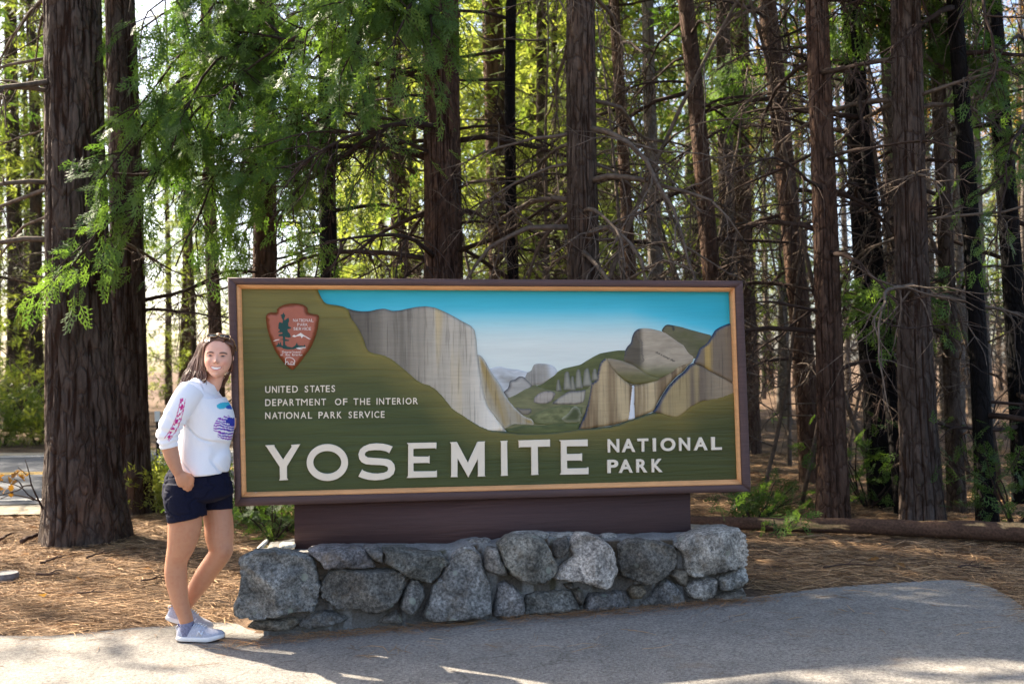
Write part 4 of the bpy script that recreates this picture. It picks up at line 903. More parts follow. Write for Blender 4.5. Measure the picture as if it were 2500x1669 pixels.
near_tree('charred_tree', 2192, 1262, 8.9, 30, -80, 20, B_DARK, 'thin black leaning trunk between the two cedars on the right', 21, False, 10, (.6, 1.4), (1.0, 5.5), flare=.2)
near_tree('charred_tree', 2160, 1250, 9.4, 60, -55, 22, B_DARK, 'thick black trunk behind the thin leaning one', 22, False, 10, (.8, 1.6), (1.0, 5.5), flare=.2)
near_tree('pine_tree', 2267, 1288, 8.2, 78, -36, 26, B_PINE, 'stout pine trunk with plated bark at the right behind the log', 23, True, 14, (.9, 2.2), (1.8, 5.2), L_PINE, 3, (4.3, 5.4), (.8, 1.4), flare=.25, bm=B_TWIG, tw=10, kind='needle')
near_tree('cedar_tree', 2345, 1262, 8.9, 38, -50, 22, B_GREY, 'narrow grey trunk just right of the stout plated pine', 24, False, 10, (.8, 1.6), (1.0, 5.5), L_CEDAR, 3, (1.8, 5.0), (.6, 1.2), flare=.15)
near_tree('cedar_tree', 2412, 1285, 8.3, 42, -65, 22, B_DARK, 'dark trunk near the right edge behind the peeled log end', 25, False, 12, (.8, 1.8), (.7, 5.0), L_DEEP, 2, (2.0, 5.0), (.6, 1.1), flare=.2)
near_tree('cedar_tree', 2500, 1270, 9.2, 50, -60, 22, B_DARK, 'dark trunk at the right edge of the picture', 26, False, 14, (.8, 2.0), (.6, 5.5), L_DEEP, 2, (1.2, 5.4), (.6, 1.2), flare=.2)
near_tree('cedar_tree', 535, 1190, 14.0, 34, -20, 20, B_CEDAR, 'slim sunlit trunk rising behind the woman', 27, False, 12, (1.0, 2.2), (3.0, 8.5), L_CEDAR, 12, (3.4, 8.5), (.8, 1.8), flare=.2)
near_tree('cedar_tree', 820, 1230, 11.5, 46, -10, 22, B_DARK, 'shadowed trunk among the foliage above the arrowhead emblem', 28, False, 20, (1.0, 2.4), (1.8, 6.6), L_CEDAR, 6, (3.0, 7.0), (1.0, 1.8), flare=.2)  # near-black bark stands in for the shade on this trunk
# the big cedar whose boughs hang in front of the left pines
T = near_tree('incense_cedar', 640, 1255, 9.8, 60, 0, 24, B_CEDAR, 'incense cedar whose bright green boughs hang over the left of the sign', 31, False, 6, (1, 2), (2.2, 5.5), flare=.2, crown_r=2.8, crown_n=320)
def boughs(T, spec, seed, mat, spray=.19, dens=2, name='bough'):
    g = np.random.default_rng(seed); base = np.array(T.location); PT, PD = [], []
    for (x0, y0, Y0, x1, y1, Y1) in spec:
        a, b = at(x0, y0, Y0) - base, at(x1, y1, Y1) - base; L = np.linalg.norm(b - a); n = 10; t = np.linspace(0, 1, n)[:, None]
        P = a + (b - a) * t + np.array([0, 0, 1]) * (.16 * L * np.sin(np.pi * t * .9)) + np.cumsum(g.normal(size=(n, 3)) * .018, 0)
        B = Bag(); B.add(*tube(P, np.linspace(.022, .006, n), 6))
        for k in range(int(5.2 * L) + 3):
            f = g.uniform(.12, 1) * (n - 1); p = np.array([np.interp(f, np.arange(n), P[:, c]) for c in range(3)]); ax = P[min(int(f) + 1, n - 1)] - P[max(int(f) - 1, 0)]; ax /= np.linalg.norm(ax)
            d = ax * .8 + g.normal(size=3) * np.array([.7, .7, .35]) + np.array([0, 0, -.3]); U = limb(p, d, g.uniform(.25, .6), .006, g, .7, .35, 7)
            B.add(*tube(U, np.linspace(.007, .0025, 7), 4, False))
            for q in range(1, 7):
                for _ in range(dens):
                    PT.append(U[q] + g.normal(size=3) * .03); dd = U[q] - U[q - 1]; PD.append(dd / (np.linalg.norm(dd) + 1e-9) + g.normal(size=3) * .45 + np.array([0, 0, -.25]))
        obj(name, B.mesh(name, False, B_TWIGD), T)
    V, Q = spray_cloud(np.array(PT), np.array(PD), spray, 'cedar', g, .45)
    obj('foliage', mesh('foliage', V, [Q], False, mat=mat), T)
boughs(T, [(640, 120, 9.6, 250, 470, 8.0), (640, 60, 9.6, 330, 300, 8.2), (640, 180, 9.6, 300, 610, 8.1), (620, 330, 9.5, 190, 690, 7.9), (640, 40, 9.6, 430, 120, 8.4), (640, 160, 9.6, 560, 330, 8.2),
           (640, 320, 9.5, 400, 700, 8.4), (640, 0, 9.7, 300, 150, 8.6), (660, 60, 9.6, 720, 260, 8.6), (640, -60, 9.6, 380, 60, 8.2), 
           (650, 300, 9.6, 500, 640, 9.0), (640, 120, 9.6, 330, 420, 8.5), (640, 90, 9.6, 420, 380, 8.0)], 51, L_CEDAR, .19, 2)
boughs(T, [(1060, 60, 8.6, 760, 130, 7.6), (1060, 0, 8.6, 820, 60, 7.4), (1060, -40, 8.6, 930, 90, 7.5), (1060, 20, 8.6, 700, 220, 7.8), (1070, 40, 8.5, 1020, 160, 7.7), (1060, -80, 8.6, 900, 20, 7.5), (1060, 10, 8.6, 860, 190, 7.6), (1060, -20, 8.6, 760, 20, 7.6)], 52, L_CEDAR, .18, 2)
boughs(bpy.data.objects['cedar_tree.012'] if 'cedar_tree.012' in bpy.data.objects else bpy.data.objects['cedar_tree'], [(2520, 130, 9.0, 2390, 300, 7.6), (2520, 330, 9.0, 2400, 580, 7.8), (2520, 330, 9.0, 2450, 460, 7.5)], 53, L_CEDAR, .14, 1)

# --- forest behind: a few kinds built once, then copied tree by tree
def proto_tree(name, seed, H, r, bark, leaf, nb, cz, cr, kind, size, n, n_dead=16, dead_z=(1.5, 9)):
    g = np.random.default_rng(seed); path = lean_path(g.normal() * .006, g.normal() * .006, .8, seed)
    t = empty(name, (0, 0, 0)); m = trunk_mesh(r, H, path, seed, bark, False, .2, .25, 12); obj('trunk', m, t)
    B = Bag()
    for k in range(n_dead):
        z = g.uniform(*dead_z); a = g.uniform(0, 6.283); c = path(np.array([z])); p0 = np.array([c[0][0], c[1][0], z]); d = np.array([math.cos(a), math.sin(a), g.uniform(-.2, .4)])
        P = limb(p0, d, g.uniform(.9, 2.4), .02, g, g.uniform(.2, 1.2), .4, 7); B.add(*tube(P, np.linspace(.02, .006, 7), 4, False))
        for q in range(7):
            i = int(g.integers(1, 6)); U = limb(P[i], (P[i] - P[i - 1]) * 3 + g.normal(size=3) * .35, g.uniform(.3, .9), .006, g, .8, .5, 5); B.add(*tube(U, np.linspace(.008, .003, 5), 3, False))
    obj('branches', B.mesh('branches', False, B_TWIG), t)['kind'] = 'stuff'
    z = g.uniform(cz[0], cz[1], n); f = (z - cz[0]) / (cz[1] - cz[0]); a = g.uniform(0, 6.283, n); rad = cr * (1.05 - .85 * f ** 1.2) * g.uniform(.1, 1, n) ** .6; c = path(z)
    cl = .5 + .5 * fbm(z * .9, np.cos(a) * 1.4, np.sin(a) * 1.4, seed=seed); keep = cl > .46
    P = np.stack([c[0] + rad * np.cos(a), c[1] + rad * np.sin(a), z - .3 * rad], 1)[keep]; D = np.stack([np.cos(a), np.sin(a), -.3 + 0 * a], 1)[keep] + g.normal(size=(keep.sum(), 3)) * .35
    V, Q = spray_cloud(P, D, size, kind, g, .5); obj('crown', mesh('crown', V, [Q], False, mat=leaf), t); return t
def copy_tree(o):
    c = o.copy(); COL.objects.link(c)
    for ch in o.children: d = ch.copy(); COL.objects.link(d); d.parent = c
    return c
protos = [proto_tree('forest_tree', 61, 22, .17, B_CEDAR, L_GOLD, 0, (3.0, 13), 2.3, 'clump', .46, 1000), proto_tree('forest_tree', 62, 20, .14, B_GREY, L_CEDAR, 0, (5.5, 14), 2.0, 'clump', .46, 560, 26, (1.2, 9)),
          proto_tree('forest_tree', 63, 24, .20, B_PINE, L_PINE, 0, (8.0, 17), 2.6, 'clump', .55, 520, 26, (1.5, 11)), proto_tree('forest_tree', 64, 14, .10, B_GREY, L_GOLD, 0, (1.0, 11), 1.5, 'clump', .40, 900, 8, (.8, 4)),
          proto_tree('forest_tree', 65, 18, .10, B_SUNLIT, L_DRY, 0, (9, 15), 1.0, 'clump', .45, 110, 30, (1, 12))]
used = set(); gF = np.random.default_rng(99)
def plant(kind, x, y, s, label, group, name=None):
    t = protos[kind] if kind not in used else copy_tree(protos[kind]); used.add(kind)
    t.location = (x, y, float(zg(np.clip(x, -14, 14), y)) - .05); t.rotation_euler = (gF.normal() * .015, gF.normal() * .015, gF.uniform(0, 6.28)); t.scale = (s, s, s * gF.uniform(.9, 1.1))
    tag(t, label, 'tree', group); return t
LB = 'sunlit forest tree standing far behind the sign'; GBK = 'forest trees behind the sign'
for k in range(48):                # slender trunks, sunlight painted into their bark, in the open wood right of the sign
    y = gF.uniform(17, 46); x = gF.uniform(.16, .60) * y; t_ = plant(4, x, y, gF.uniform(.8, 1.2), 'slender sunlit trunk in the open wood right of the sign', 'slender trunks right of the sign')
LL = 'sunlit tree beyond the road on the left'; GL = 'trees beyond the road'
k = 0
while k < 19:                      # behind the sign and to the right
    y = gF.uniform(13, 34); x = gF.uniform(-.06 * y - 1, .62 * y + 2)
    if x > .20 * y and gF.random() < .5: continue
    if y < 19 and x < 1.2: continue
    kind = int(gF.choice([0, 0, 1, 1, 2, 3, 4])); plant(kind, x, y, gF.uniform(.75, 1.15), LB, GBK); k += 1
for k in range(30):                # far trunks in the gap right of the sign and beyond
    y = gF.uniform(30, 60); x = gF.uniform(-.02, .6) * y; plant(int(gF.choice([0, 1, 2, 4])), x, y, gF.uniform(.8, 1.2), LB, GBK)
for k in range(34):                # beyond the road, left
    y = gF.uniform(20.5, 48); x = -gF.uniform(.10, .62) * y
    if abs(x / y + .37) < .035 and y < 40: continue
    plant(int(gF.choice([0, 2, 3, 3, 1])), x, y, gF.uniform(.8, 1.2), LL, GL)
for k in range(13):                # wood up the road on the left that shades the asphalt
    plant(int(gF.choice([1, 2, 2, 0])), gF.uniform(-25, -12.5), gF.uniform(19.5, 29), gF.uniform(.9, 1.2), 'unseen tree added beyond the left edge to shade the woman and pavement', 'trees up the road')
for k in range(18):                # leafy cedars lit from behind, at the back of the clearing
    y = gF.uniform(15.5, 30); x = gF.uniform(-.12, .12) * y; plant(int(gF.choice([0, 3, 3, 0, 1])), x, y, gF.uniform(.9, 1.25), LB, GBK)
for x, y, kd in ((-12.5, 9.4, 2), (-8.3, 13.2, 1)): plant(kd, x, y, 1.15, 'unseen tree added beyond the left edge to shade the woman and pavement', 'trees up the road')  # out-of-view trees added so their crowns shade the woman and dapple the pavement
# ------------------------------------------------------------------ the woman leaning on the sign
YP = 5.47
def P1(x, y, dy=0.0): return at(350 + x / 3.733, 780 + y / 3.733, YP + dy)
def P2(x, y, dy=0.0): return at(350 + x / 3.484, 1150 + y / 3.484, YP + dy)
U2 = YP / F / 3.484; U1 = YP / F / 3.733
base = P2(400, 1435, -.05); base[2] = float(zg(base[0], base[1])) + .012
person = empty('person', base, label='smiling woman in white long-sleeved shirt and navy shorts leaning on the sign', category='person')
def fuse(parts, voxel, name, smooth=3):
    """union of closed shapes into one continuous surface"""
    B = Bag()
    for V, Fc in parts: B.add(V, Fc)
    m = B.mesh(name); o = bpy.data.objects.new(name, m); COL.objects.link(o)
    r = o.modifiers.new('r', 'REMESH'); r.mode = 'VOXEL'; r.voxel_size = voxel
    if smooth: s = o.modifiers.new('s', 'SMOOTH'); s.factor = .5; s.iterations = smooth
    dg = bpy.context.evaluated_depsgraph_get(); r = bpy.data.meshes.new_from_object(o.evaluated_get(dg))
    bpy.data.objects.remove(o); bpy.data.meshes.remove(m); r.name = name
    r.polygons.foreach_set('use_smooth', np.ones(len(r.polygons), bool)); return r
def getV(m):
    V = np.zeros(len(m.vertices) * 3, np.float32); m.vertices.foreach_get('co', V); return V.reshape(-1, 3).astype(float)
def getN(m):
    V = np.zeros(len(m.vertices) * 3, np.float32); m.vertices.foreach_get('normal', V); return V.reshape(-1, 3).astype(float)
def setV(m, V): m.vertices.foreach_set('co', (V).astype(np.float32).ravel()); m.update()
def dense(P, R, n=4):             # smooth interpolation of a tube's control rings
    P = np.asarray(P, float); R = np.asarray(R, float); R = np.stack([R, R], 1) if R.ndim == 1 else R
    k = np.arange(len(P)); t = np.linspace(0, len(P) - 1, (len(P) - 1) * n + 1)
    def cr(A):
        o = np.zeros((len(t), A.shape[1]))
        for j, q in enumerate(t):
            i = min(int(q), len(A) - 2); f = q - i; p0, p1, p2, p3 = A[max(i - 1, 0)], A[i], A[i + 1], A[min(i + 2, len(A) - 1)]
            o[j] = .5 * (2 * p1 + (p2 - p0) * f + (2 * p0 - 5 * p1 + 4 * p2 - p3) * f * f + (3 * p1 - p0 - 3 * p2 + p3) * f ** 3)
        return o
    return cr(P), cr(R)
def limbt(P, R, up=None, sides=24): p, r = dense(P, R); return tube(p, r, sides, True, up=up)
XR = (1.0, 0, 0)
# torso rings: photo height, left and right extent, half depth
TOR = [(560, 546, 690, .058), (594, 474, 706, .105), (630, 412, 712, .140), (700, 352, 724, .160), (790, 337, 764, .162), (860, 333, 802, .158), (920, 331, 823, .152), (990, 330, 815, .147), (1060, 323, 800, .145), (1160, 317, 778, .145), (1270, 318, 790, .152), (1350, 340, 780, .158), (1402, 358, 768, .158)]
def torso(scale=1.0, rows=TOR, cut=None):
    P = [P1((a + b) / 2, y, 0) for y, a, b, d in rows]; R = [((b - a) / 2 * U1 * scale, d * scale) for y, a, b, d in rows]; return limbt(P, R, XR, 40)
# --- head in its own axes
HC = P1(683, 338, -.03) ; _ro, _ya = math.radians(3.2), math.radians(10)
ez = np.array([math.sin(_ro), .04, math.cos(_ro)]); ez /= np.linalg.norm(ez)
ey = np.array([math.sin(_ya), -math.cos(_ya), 0]); ey -= ez * (ey @ ez); ey /= np.linalg.norm(ey); ex = np.cross(ey, ez)
def HW(v): v = np.atleast_2d(v); return HC + v[:, :1] * ex + v[:, 1:2] * ey + v[:, 2:] * ez
def HL(w): d = np.asarray(w) - HC; return np.stack([d @ ex, d @ ey, d @ ez], 1)
HR = np.array([(.113, .004, .004, .004), (.108, .026, .030, .032), (.096, .046, .052, .058), (.075, .062, .070, .080), (.05, .0705, .081, .094), (.02, .0735, .086, .101), (0, .0735, .086, .102), (-.03, .0712, .085, .096), (-.055, .0650, .0845, .078), (-.078, .0525, .083, .052), (-.096, .0375, .080, .036), (-.108, .0225, .074, .028), (-.114, .008, .060, .02)])
def head_surface(off=0.0, nz=70, nt=96, feats=True):
    z = np.interp(np.linspace(0, 1, nz), np.linspace(0, 1, len(HR)), HR[:, 0]); th = np.linspace(0, 2 * np.pi, nt, endpoint=False)
    o = np.argsort(HR[:, 0]); wz, fz, bz = [np.interp(z, HR[o, 0], HR[o, k]) for k in (1, 2, 3)]
    ker = np.array([1, 2, 3, 2, 1]) / 9.
    def sm(a): return np.convolve(np.pad(a, 2, mode='edge'), ker, 'valid')
    wz, fz, bz = sm(wz) + off, sm(fz) + off, sm(bz) + off
    c, s = np.cos(th)[None], np.sin(th)[None]; e = 2 / 2.25
    x = wz[:, None] * np.sign(c) * np.abs(c) ** e; y = np.where(s > 0, fz[:, None], bz[:, None]) * np.sign(s) * np.abs(s) ** e
    z2 = np.repeat(z[:, None] * (1 + off / .113), nt, 1)
    if feats:
        fr = sstep(.0, .04, y)
        def g(cx, cz, sx, sz): return np.exp(-((x - cx) / sx) ** 2 - ((z2 - cz) / sz) ** 2) * fr
        y = y + .012 * np.exp(-(x / .008) ** 2) * sstep(.020, -.010, z2) * sstep(-.045, -.030, z2) * fr + .022 * g(0, -.029, .0105, .010) + .006 * g(.011, -.035, .007, .007) + .006 * g(-.011, -.035, .007, .007)
        y = y - .0085 * g(.033, 0, .016, .010) - .0085 * g(-.033, 0, .016, .010) + .004 * g(.034, .017, .018, .007) + .004 * g(-.034, .017, .018, .007)
        y = y + .0075 * g(.043, -.034, .020, .018) + .0075 * g(-.043, -.034, .020, .018) + .0045 * g(0, -.057, .024, .006) + .0055 * g(0, -.077, .020, .007) - .005 * g(0, -.066, .024, .005) - .0035 * g(0, -.087, .02, .006) + .006 * g(0, -.103, .018, .012)
        y = y - .003 * g(.034, -.055, .006, .014) - .003 * g(-.034, -.055, .006, .014)
    V = np.stack([x, y, z2], -1).reshape(-1, 3); i = np.arange(nz - 1)[:, None] * nt; j = np.arange(nt)[None]; jn = (j + 1) % nt
    Fq = np.stack([i + j, i + nt + j, i + nt + jn, i + jn], -1).reshape(-1, 4)
    V = np.vstack([V, V[:nt].mean(0, keepdims=True), V[-nt:].mean(0, keepdims=True)]); q = np.arange(nt); qn = (q + 1) % nt
    return V, [Fq, np.stack([np.full(nt, len(V) - 2), q, qn], 1), np.stack([np.full(nt, len(V) - 1), (nz - 1) * nt + qn, (nz - 1) * nt + q], 1)]
hv, hf = head_surface(); parts = [(HW(hv), hf)]
for s in (-1, 1):                  # ears
    parts.append(limbt(HW([(s * .068, -.012, .008), (s * .074, -.016, .003), (s * .073, -.012, -.016), (s * .066, -.004, -.026)]), [.006, .008, .0075, .005], sides=10))
parts.append(limbt([P1(655, 480, .02), P1(640, 545, .015), P1(622, 598, .01), P1(585, 650, .0)], [.050, .049, .049, .05]))
parts.append(torso(.88))
parts.append(limbt([P2(460, -60), P2(462, 60), P2(465, 170), P2(465, 240)], [(.135, .13), (.155, .145), (.16, .15), (.12, .13)], XR, 40))
# legs
rl = [(345, 200, -.085, .098), (352, 320, -.085, .096), (354, 430, -.085, .0895), (341, 540, -.083, .083), (319, 640, -.08, .0725), (294, 715, -.075, .0625), (279, 780, -.07, .0575), (275, 850, -.066, .0588), (281, 920, -.062, .0575), (293, 1000, -.06, .0522), (308, 1080, -.058, .0470), (331, 1160, -.056, .0415), (358, 1240, -.054, .0372), (372, 1300, -.052, .0365), (378, 1370, -.05, .036)]
parts.append(limbt([P2(x, y, d) for x, y, d, r in rl], [r for *_, r in rl]))
ll = [(606, 180, .085, .088), (622, 300, .08, .0805), (640, 430, .07, .079), (646, 540, .06, .0775), (655, 620, .05, .070), (662, 672, .045, .064), (628, 738, .05, .059), (575, 810, .06, .0575), (520, 890, .07, .056), (468, 970, .08, .0505), (418, 1045, .088, .044), (368, 1120, .094, .0385), (318, 1190, .10, .036), (292, 1232, .10, .036)]
parts.append(limbt([P2(x, y, d) for x, y, d, r in ll], [r for *_, r in ll]))
# right arm (towards the camera), hand sliding into the pocket
ra = [(440, 650, -.135, .058), (335, 800, -.175, .050), (250, 960, -.190, .046), (222, 1060, -.19, .043), (238, 1150, -.185, .042), (265, 1260, -.19, .038), (298, 1350, -.192, .030), (325, 1405, -.19, .0255)]
parts.append(limbt([P1(x, y, d) for x, y, d, r in ra], [r for *_, r in ra]))
parts.append(limbt([P1(322, 1398, -.19), P1(345, 1430, -.192), P1(372, 1465, -.19), P1(392, 1492, -.183), P1(400, 1508, -.178)], [(.024, .022), (.036, .021), (.043, .021), (.041, .019), (.03, .014)], up=(.84, 0, .55)))
for k, (x0, y0, x1, y1, r) in enumerate([(432, 1462, 446, 1512, .0098), (412, 1482, 428, 1545, .0100), (388, 1500, 405, 1568, .0100), (366, 1508, 380, 1570, .0090)]):
    d0 = -.190 + .004 * k; parts.append(limbt([P1(x0 - 18, y0 - 18, d0), P1(x0, y0, d0 - .004), P1((x0 + x1) / 2 + 2, (y0 + y1) / 2, d0), P1(x1, y1, d0 + .022), P1(x1 - 14, y1 + 22, d0 + .05)], [r, r * 1.1, r, r * .95, r * .8], sides=12))
parts.append(limbt([P1(385, 1410, -.195), P1(425, 1418, -.20), P1(447, 1445, -.198), P1(450, 1485, -.19)], [.012, .0115, .0105, .008], sides=12))
# left arm behind the chest, hand on the edge of the frame
la = [(560, 650, .12, .052), (620, 800, .19, .046), (640, 930, .21, .040), (690, 985, .17, .037), (740, 985, .13, .031), (780, 965, .095, .025)]
parts.append(limbt([P1(x, y, d) for x, y, d, r in la], [r for *_, r in la]))
parts.append(limbt([P1(776, 968, .097), P1(800, 955, .085), P1(815, 940, .078)], [(.026, .015), (.036, .014), (.034, .012)], up=(0, 0, 1)))
for k, (dy_, z) in enumerate(((-.004, 905), (.0, 925), (.004, 945), (.008, 964))):
    parts.append(limbt([P1(800, z + 10, .08 + dy_), P1(818, z + 3, .062 + dy_), P1(832, z, .062 + dy_), P1(845, z + 2, .066 + dy_)], [.009, .009, .0085, .007], sides=10))
parts.append(limbt([P1(780, 945, .09), P1(795, 915, .075), P1(810, 898, .07)], [.011, .0105, .008], sides=10))
body = fuse(parts, .0036, 'body', 3); V = getV(body); h = HL(V)
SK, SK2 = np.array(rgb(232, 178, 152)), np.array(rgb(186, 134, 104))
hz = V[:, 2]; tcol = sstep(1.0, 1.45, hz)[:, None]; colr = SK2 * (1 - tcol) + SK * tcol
colr = colr * (1 + .05 * fbm(V[:, 0] * 25, V[:, 1] * 25, V[:, 2] * 25, seed=3))[:, None]; mot = sstep(-.1, .6, fbm(V[:, 0] * 60, V[:, 1] * 60, V[:, 2] * 60, seed=33))[:, None]; colr = colr * (1 - .10 * mot * np.array([.4, 1, 1]))
face = (h[:, 1] > .045) & (np.abs(h[:, 2]) < .125)
def blend(a, c): 
    global colr
    a = np.clip(a, 0, 1)[:, None] * face[:, None]; colr = colr * (1 - a) + np.array(c) * a
x, z = h[:, 0], h[:, 2]
for s in (-1, 1):
    blend(.38 * np.exp(-((x - s * .042) / .020) ** 2 - ((z + .036) / .016) ** 2), rgb(216, 128, 108))
    blend(.35 * np.exp(-((x - s * .033) / .018) ** 2 - ((z - .001) / .010) ** 2), rgb(160, 108, 90))
    ua = (x - s * .034) * s; arch = .0165 + .0035 * (1 - (ua / .018) ** 2) - .06 * np.clip(ua, 0, 1)
    blend(1.5 * np.exp(-((z - arch) / .0034) ** 2) * sstep(.022, .016, np.abs(ua)), rgb(76, 50, 40))
blend(.25 * np.exp(-(x / .012) ** 2 - ((z + .03) / .01) ** 2), rgb(216, 140, 122))
mz = -.064 + 9.0 * x ** 2                       # smiling mouth line
blend(1.0 * sstep(.0330, .0270, np.abs(x)) * sstep(.0115, .0085, np.abs(z - (mz - .0020)) + 4 * x ** 2), rgb(190, 108, 100))
blend(1.2 * sstep(.0275, .0235, np.abs(x)) * sstep(.0066, .0048, np.abs(z - (mz - .0015)) + 6 * x ** 2), rgb(250, 244, 236))
for s in (-1, 1):
    blend(.45 * np.exp(-((x - s * (.036 + .1 * (-.055 - z))) / .003) ** 2) * sstep(-.075, -.066, z) * sstep(-.040, -.050, z), rgb(168, 104, 86))
blend(.8 * np.exp(-((np.abs(x) - .0085) / .0035) ** 2 - ((z + .0395) / .0026) ** 2), rgb(110, 58, 48))
blend(.35 * np.exp(-((np.abs(x) - .016) / .003) ** 2 - ((z + .032) / .006) ** 2), rgb(168, 104, 86))
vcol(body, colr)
def m_skin():
    s = N('skin', .5, .35); s.color(s.attr()); s.b.inputs['Subsurface Weight'].default_value = .12; s.b.inputs['Subsurface Radius'].default_value = (.012, .005, .003); s.b.inputs['Subsurface Scale'].default_value = 1.0; return s.m
def rel(m): setV(m, getV(m) - base); return m
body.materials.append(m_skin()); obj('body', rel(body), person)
# eyes: almond inlays with iris and lash line
M_FACE = m_attr('eye_surface', .3, .5)
o_ = np.argsort(HR[:, 0])
for s in (-1, 1):
    a, b = np.meshgrid(np.linspace(-1, 1, 25), np.linspace(-1, 1, 11)); hgt = .0034 * (1 - a ** 2) + .0004
    X_ = s * .0335 + a * .0135; Z_ = .0005 + b * hgt + .0012 * (1 - a ** 2) + s * a * .0008; Y_ = .0815 - .0012 * b - .0035 * np.clip(s * a, 0, 1) ** 2 - .0015 * np.abs(a)
    c = np.tile(np.array(rgb(172, 152, 144)), (a.size, 1)); ir = np.hypot(a * .0135 - s * -.001, (b * hgt)) .ravel()
    c[ir < .0062] = rgb(84, 66, 52); c[ir < .0026] = rgb(20, 16, 14); lash = (b.ravel() > .35) | (b.ravel() < -.8) | (np.abs(a.ravel()) > .92); c[lash] = rgb(44, 30, 26)
    i = (np.arange(10)[:, None] * 25 + np.arange(24)[None]).ravel()
    obj('eye', mesh('eye', HW(np.stack([X_.ravel(), Y_.ravel() + .0015, Z_.ravel()], 1)) - base, np.stack([i, i + 1, i + 26, i + 25], 1), True, c, M_FACE), person)

# --- shirt
sh = [torso(1.0)]
sl = [(448, 640, -.130, .070), (400, 705, -.155, .073), (338, 800, -.178, .068), (290, 885, -.188, .063), (248, 965, -.193, .059), (220, 1050, -.193, .056), (228, 1110, -.19, .051), (240, 1165, -.187, .0475)]
sh.append(limbt([P1(x, y, d) for x, y, d, r in sl], [r for *_, r in sl]))
sl2 = [(560, 645, .11, .066), (610, 780, .17, .060), (640, 900, .20, .054), (668, 960, .18, .050), (705, 985, .155, .046)]
sh.append(limbt([P1(x, y, d) for x, y, d, r in sl2], [r for *_, r in sl2]))
sh.append(limbt([P1(515, 660, .0), P1(468, 662, -.06), P1(435, 672, -.125)], [.062, .068, .068])); sh.append(limbt([P1(575, 650, .0), P1(570, 650, .06), P1(568, 655, .11)], [.055, .06, .06]))
shirt = fuse(sh, .0042, 'shirt', 4); V = getV(shirt); Nn = getN(shirt)
q = np.array([(x, y) for x, y, d, r in sl]); dpx = np.column_stack([(V[:, 0] / (V[:, 1]) * F + 1250 - 350) * 3.733, 0 * V[:, 0]])
# photo-like coordinates on the shirt, in metres from the neck
sx_, sz_ = V[:, 0] - P1(600, 560)[0], V[:, 2] - P1(600, 560)[2]
arm_p = np.array([P1(x, y, d) for x, y, d, r in sl]); seg = np.concatenate([[0], np.cumsum(np.linalg.norm(np.diff(arm_p, axis=0), axis=1))])
best = np.full(len(V), 9.0); tarm = np.zeros(len(V))
for k in range(len(arm_p) - 1):
    d = arm_p[k + 1] - arm_p[k]; t = np.clip(((V - arm_p[k]) @ d) / (d @ d), 0, 1); e = np.linalg.norm(V - (arm_p[k] + t[:, None] * d), axis=1); w_ = e < best; best = np.where(w_, e, best); tarm = np.where(w_, seg[k] + t * np.linalg.norm(d), tarm)
sleeve = (best < .085) & (V[:, 1] < YP - .10)
tn = tarm / seg[-1]
disp = .0035 * fbm(sx_ * 9 + sz_ * 6, sz_ * 5 - sx_ * 2, V[:, 1] * 6, seed=5) 
rid = np.abs(noise((sx_ * .45 + sz_ * .9) * 11 + .6 * noise(sx_ * 7, sz_ * 7, seed=2), (sz_ * .45 - sx_ * .9) * 1.6, V[:, 1] * 1.5, seed=8)); disp = disp - .012 * sstep(.11, 0, rid) * (~sleeve) * sstep(.05, -.25, sz_ + .0)
fold = np.sin(tarm * 150 + 3.5 * noise(tarm * 12, V[:, 1] * 18, V[:, 0] * 12, seed=4)); disp = disp + np.where(sleeve, .0042 * fold * sstep(.25, .8, tn) * sstep(1.0, .9, tn), 0)
hem = np.exp(-((V[:, 2] - P1(0, 1385)[2]) / .006) ** 2); disp = disp + .002 * hem * (~sleeve)
arms = np.exp(-((tarm - seg[1] * .9) / .03) ** 2) * sleeve; 
V = V + Nn * disp[:, None]; setV(shirt, V)
c = np.tile(np.array(rgb(236, 236, 240)), (len(V), 1))
# sleeve print: a pink ladder of ornaments; chest print: blue and purple beast
cam_d = V - CAM; px_ = 1250 + F * (cam_d @ _rt) / (cam_d @ _f); py_ = 834.5 - F * (cam_d @ _up) / (cam_d @ _f)
A_, B_ = P1(352, 718, -.25), P1(205, 1095, -.25)
ax_ = np.array([B_[0] - A_[0], B_[2] - A_[2]]); Ls = np.linalg.norm(ax_); ax_ /= Ls
ww = np.column_stack([V[:, 0] - A_[0], V[:, 2] - A_[2]]); ta = ww @ ax_; tb = ww @ np.array([ax_[1], -ax_[0]]) + .018 * np.sin(np.clip(ta / Ls, 0, 1) * np.pi)
on = sleeve & (ta > 0) & (ta < Ls) & (np.abs(tb) < .0135) & (Nn[:, 1] < -.05)
orn = (np.abs(np.abs(tb) - .0118) < .0018) | ((noise(ta * 85, tb * 160, seed=6) > -.05) & (np.abs(tb) < .0085))
c[on & orn] = rgb(198, 44, 130)
def onblob(cx, cy, rx, ry): p = P1(cx, cy, -.10); return ((V[:, 0] - p[0]) / (rx * U1)) ** 2 + ((V[:, 2] - p[2]) / (ry * U1)) ** 2
fr_ = (Nn[:, 1] < .15) & ~sleeve & (V[:, 1] < YP + .02)
b1 = onblob(735, 985, 70, 105) + .5 * noise(V[:, 0] * 60, V[:, 2] * 60, seed=9); st = np.sin((V[:, 2] * 1.0 + V[:, 0] * .5) * 420 + 4 * noise(V[:, 0] * 40, V[:, 2] * 40, seed=2))
c[fr_ & (b1 < 1) & (st > -.25)] = rgb(142, 62, 176); c[fr_ & (b1 < .5) & (st > .35)] = rgb(70, 66, 176)
b2 = onblob(785, 930, 48, 46) + .6 * noise(V[:, 0] * 70, V[:, 2] * 90, seed=10); c[fr_ & (b2 < .9)] = rgb(58, 66, 164)
